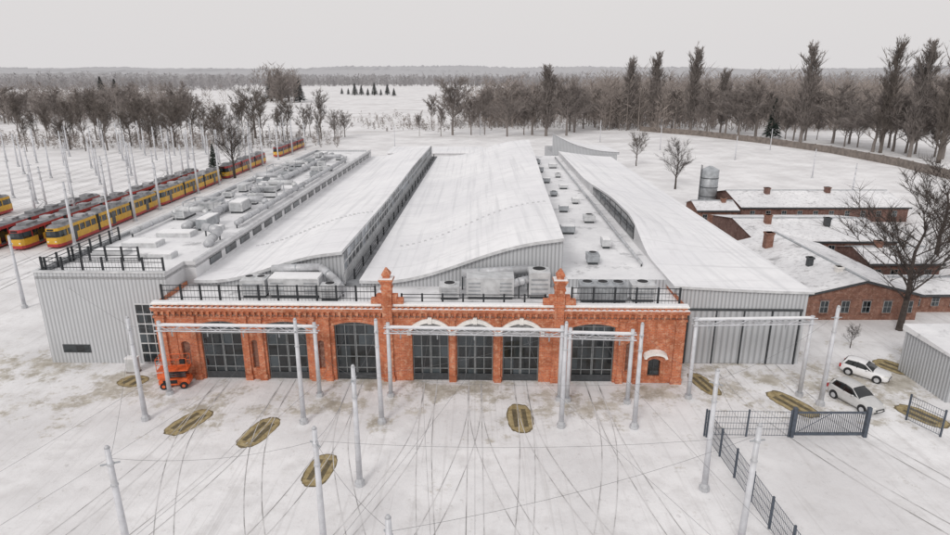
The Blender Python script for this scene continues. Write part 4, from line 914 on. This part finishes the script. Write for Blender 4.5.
for hz,(bk,tw) in {'0':('bark0',.045),'1':('bark1',.07),'2':('bark2',.11)}.items():  # haze classes: each farther set has haze painted into its bark
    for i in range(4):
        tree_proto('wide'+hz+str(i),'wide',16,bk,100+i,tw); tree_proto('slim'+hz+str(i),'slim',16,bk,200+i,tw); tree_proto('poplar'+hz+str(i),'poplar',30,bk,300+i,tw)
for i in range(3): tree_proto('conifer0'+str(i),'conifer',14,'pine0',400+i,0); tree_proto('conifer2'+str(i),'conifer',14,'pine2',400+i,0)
NM={'wide':'bare_tree','slim':'bare_tree','poplar':'poplar_tree','conifer':'conifer_tree'}
def tree(style,hz,p,h,label,group=None,wide=1.0):
    a,b_,ph=protos[style+hz+str(rnd.randrange(3 if style=='conifer' else 4))]
    o=bpy.data.objects.new(NM[style],None); COL.objects.link(o); o.location=(p[0],p[1],0); s=h/ph; o.scale=(s*wide,s*wide,s); o.rotation_euler=(0,0,rnd.uniform(0,6.28)); tag(o,label,'tree',group)
    for n_,me in (('trunk',a),('crown',b_)):
        c=bpy.data.objects.new(n_,me); COL.objects.link(c); c.parent=o
    return o
def row(us,vfn,hfn,styles,hz,lab,group,wide=1.0):
    for i,u in enumerate(us):
        tree(rnd.choice(styles),hz,G(u,vfn(u)),hfn(u),lab%od(i+1),group,wide*rnd.uniform(.8,1.25))
U=rnd.uniform
row(sorted([22+i*8.2+U(-5,5) for i in range(38)]),lambda u:149-.02*u+U(-8,4),lambda u:U(11,20),('slim','slim','wide'),'1','%s bare tree from the left in the row behind the tram yard','trees behind the tram yard',1.1)
row(sorted([2+i*10.5+U(-6,6) for i in range(20)]),lambda u:124+U(-6,6),lambda u:U(12,23),('slim','wide'),'2','%s bare tree from the left in the farther line behind the tram yard','farther trees behind the tram yard',1.2)
row(sorted([425+i*8.5+U(-6,6) for i in range(23)]),lambda u:132+U(-7,5),lambda u:U(10,24),('slim','wide'),'2','%s bare tree from the left in the line beyond the far roof ends','trees beyond the far roof ends',1.15)
row(sorted([600+i*11+U(-7,7) for i in range(32)]),lambda u:127+max(0,(u-640)*.105)+U(-6,1),lambda u:U(11,25),('slim','wide','wide'),'2','%s bare tree from the left behind the concrete wall','trees behind the concrete wall',1.15)
for i,(u,v,h) in enumerate(((546,136,29),(628,130,32),(652,130,35),(690,131,37),(800,143,36),(880,153,36),(909,157,35),(938,163,38),(720,133,27))):
    tree('poplar','2' if i not in (5,7) else '1',G(u,v),h,'%s tall poplar from the left on the horizon'%od(sorted([546,628,652,690,720,800,880,909,938]).index(u)+1),'tall poplars',1.45 if i else 1.9)
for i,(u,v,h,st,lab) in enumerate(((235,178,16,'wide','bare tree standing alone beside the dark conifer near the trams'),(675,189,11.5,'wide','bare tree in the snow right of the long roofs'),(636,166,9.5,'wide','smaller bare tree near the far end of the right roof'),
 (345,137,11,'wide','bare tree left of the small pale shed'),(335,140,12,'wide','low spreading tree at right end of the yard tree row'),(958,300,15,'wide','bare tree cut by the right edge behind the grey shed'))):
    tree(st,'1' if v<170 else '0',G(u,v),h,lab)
tree('wide','0',G(899,330),16,'large spreading bare tree in front of the right brick buildings',None,1.15)
tree('wide','0',G(935,262),15,'bare tree behind the large one at the right edge',None,1.1)
tree('wide','0',G(850,348),2.4,'leafless shrub in front of the right brick gable')
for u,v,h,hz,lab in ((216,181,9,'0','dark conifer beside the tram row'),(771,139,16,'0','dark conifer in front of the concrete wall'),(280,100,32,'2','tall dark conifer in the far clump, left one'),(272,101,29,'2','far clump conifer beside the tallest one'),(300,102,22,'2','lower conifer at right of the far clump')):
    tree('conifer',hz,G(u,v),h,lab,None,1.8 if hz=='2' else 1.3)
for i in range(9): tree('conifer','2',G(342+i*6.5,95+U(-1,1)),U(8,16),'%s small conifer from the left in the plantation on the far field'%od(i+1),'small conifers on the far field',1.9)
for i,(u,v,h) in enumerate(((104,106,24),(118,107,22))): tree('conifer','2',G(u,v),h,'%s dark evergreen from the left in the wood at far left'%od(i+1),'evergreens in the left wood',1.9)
def forest(label,n,region,hr,m,seed,tw,twigs=40,trunks=True,clump=.6,low=.15,spread=.02):
    r=random.Random(seed); mb=MB(); cl=[region(r) for _ in range(max(6,n//14))]
    ch=[r.uniform(.55,1.0) for _ in cl]
    for i in range(n):
        if r.random()<clump:
            j=r.randrange(len(cl)); x,y=cl[j]; x+=r.gauss(0,spread*1.5*y); y+=r.gauss(0,spread*y); hk=ch[j]
        else: (x,y),hk=region(r),r.uniform(.5,1)
        h=(hr[0]+(hr[1]-hr[0])*r.random()**1.3)*hk*1.2; w_=h*r.uniform(.15,.3)
        if trunks: mb.tube((x,y,0),(x+r.uniform(-.5,.5),y,h*.8),h*.008+tw*.25,tw*.2,n=3,caps=False)
        for k in range(twigs):
            f=r.random(); z=h*(low+(.92-low)*f); q=w_*math.sin(math.pi*(.15+.8*f))*r.random()**.5; a=r.uniform(0,6.283)
            c=Vector((x+q*math.cos(a)*.6,y+q*math.sin(a)*.6,z)); e=c+Vector((math.cos(a)*w_*.5+r.uniform(-.6,.6),math.sin(a)*w_*.5,h*r.uniform(.04,.16)))
            s=Vector((tw,0,0)) if r.random()<.5 else Vector((0,tw*.5,tw))
            mb.poly([c-s,c+s,e])
    solo(mb,'woodland',m,label,'woodland',kind='stuff')
def reg(u0,u1,v0,v1):
    def f(r):
        p=G(r.uniform(u0,u1),r.uniform(v0,v1)); return p[0],p[1]
    return f
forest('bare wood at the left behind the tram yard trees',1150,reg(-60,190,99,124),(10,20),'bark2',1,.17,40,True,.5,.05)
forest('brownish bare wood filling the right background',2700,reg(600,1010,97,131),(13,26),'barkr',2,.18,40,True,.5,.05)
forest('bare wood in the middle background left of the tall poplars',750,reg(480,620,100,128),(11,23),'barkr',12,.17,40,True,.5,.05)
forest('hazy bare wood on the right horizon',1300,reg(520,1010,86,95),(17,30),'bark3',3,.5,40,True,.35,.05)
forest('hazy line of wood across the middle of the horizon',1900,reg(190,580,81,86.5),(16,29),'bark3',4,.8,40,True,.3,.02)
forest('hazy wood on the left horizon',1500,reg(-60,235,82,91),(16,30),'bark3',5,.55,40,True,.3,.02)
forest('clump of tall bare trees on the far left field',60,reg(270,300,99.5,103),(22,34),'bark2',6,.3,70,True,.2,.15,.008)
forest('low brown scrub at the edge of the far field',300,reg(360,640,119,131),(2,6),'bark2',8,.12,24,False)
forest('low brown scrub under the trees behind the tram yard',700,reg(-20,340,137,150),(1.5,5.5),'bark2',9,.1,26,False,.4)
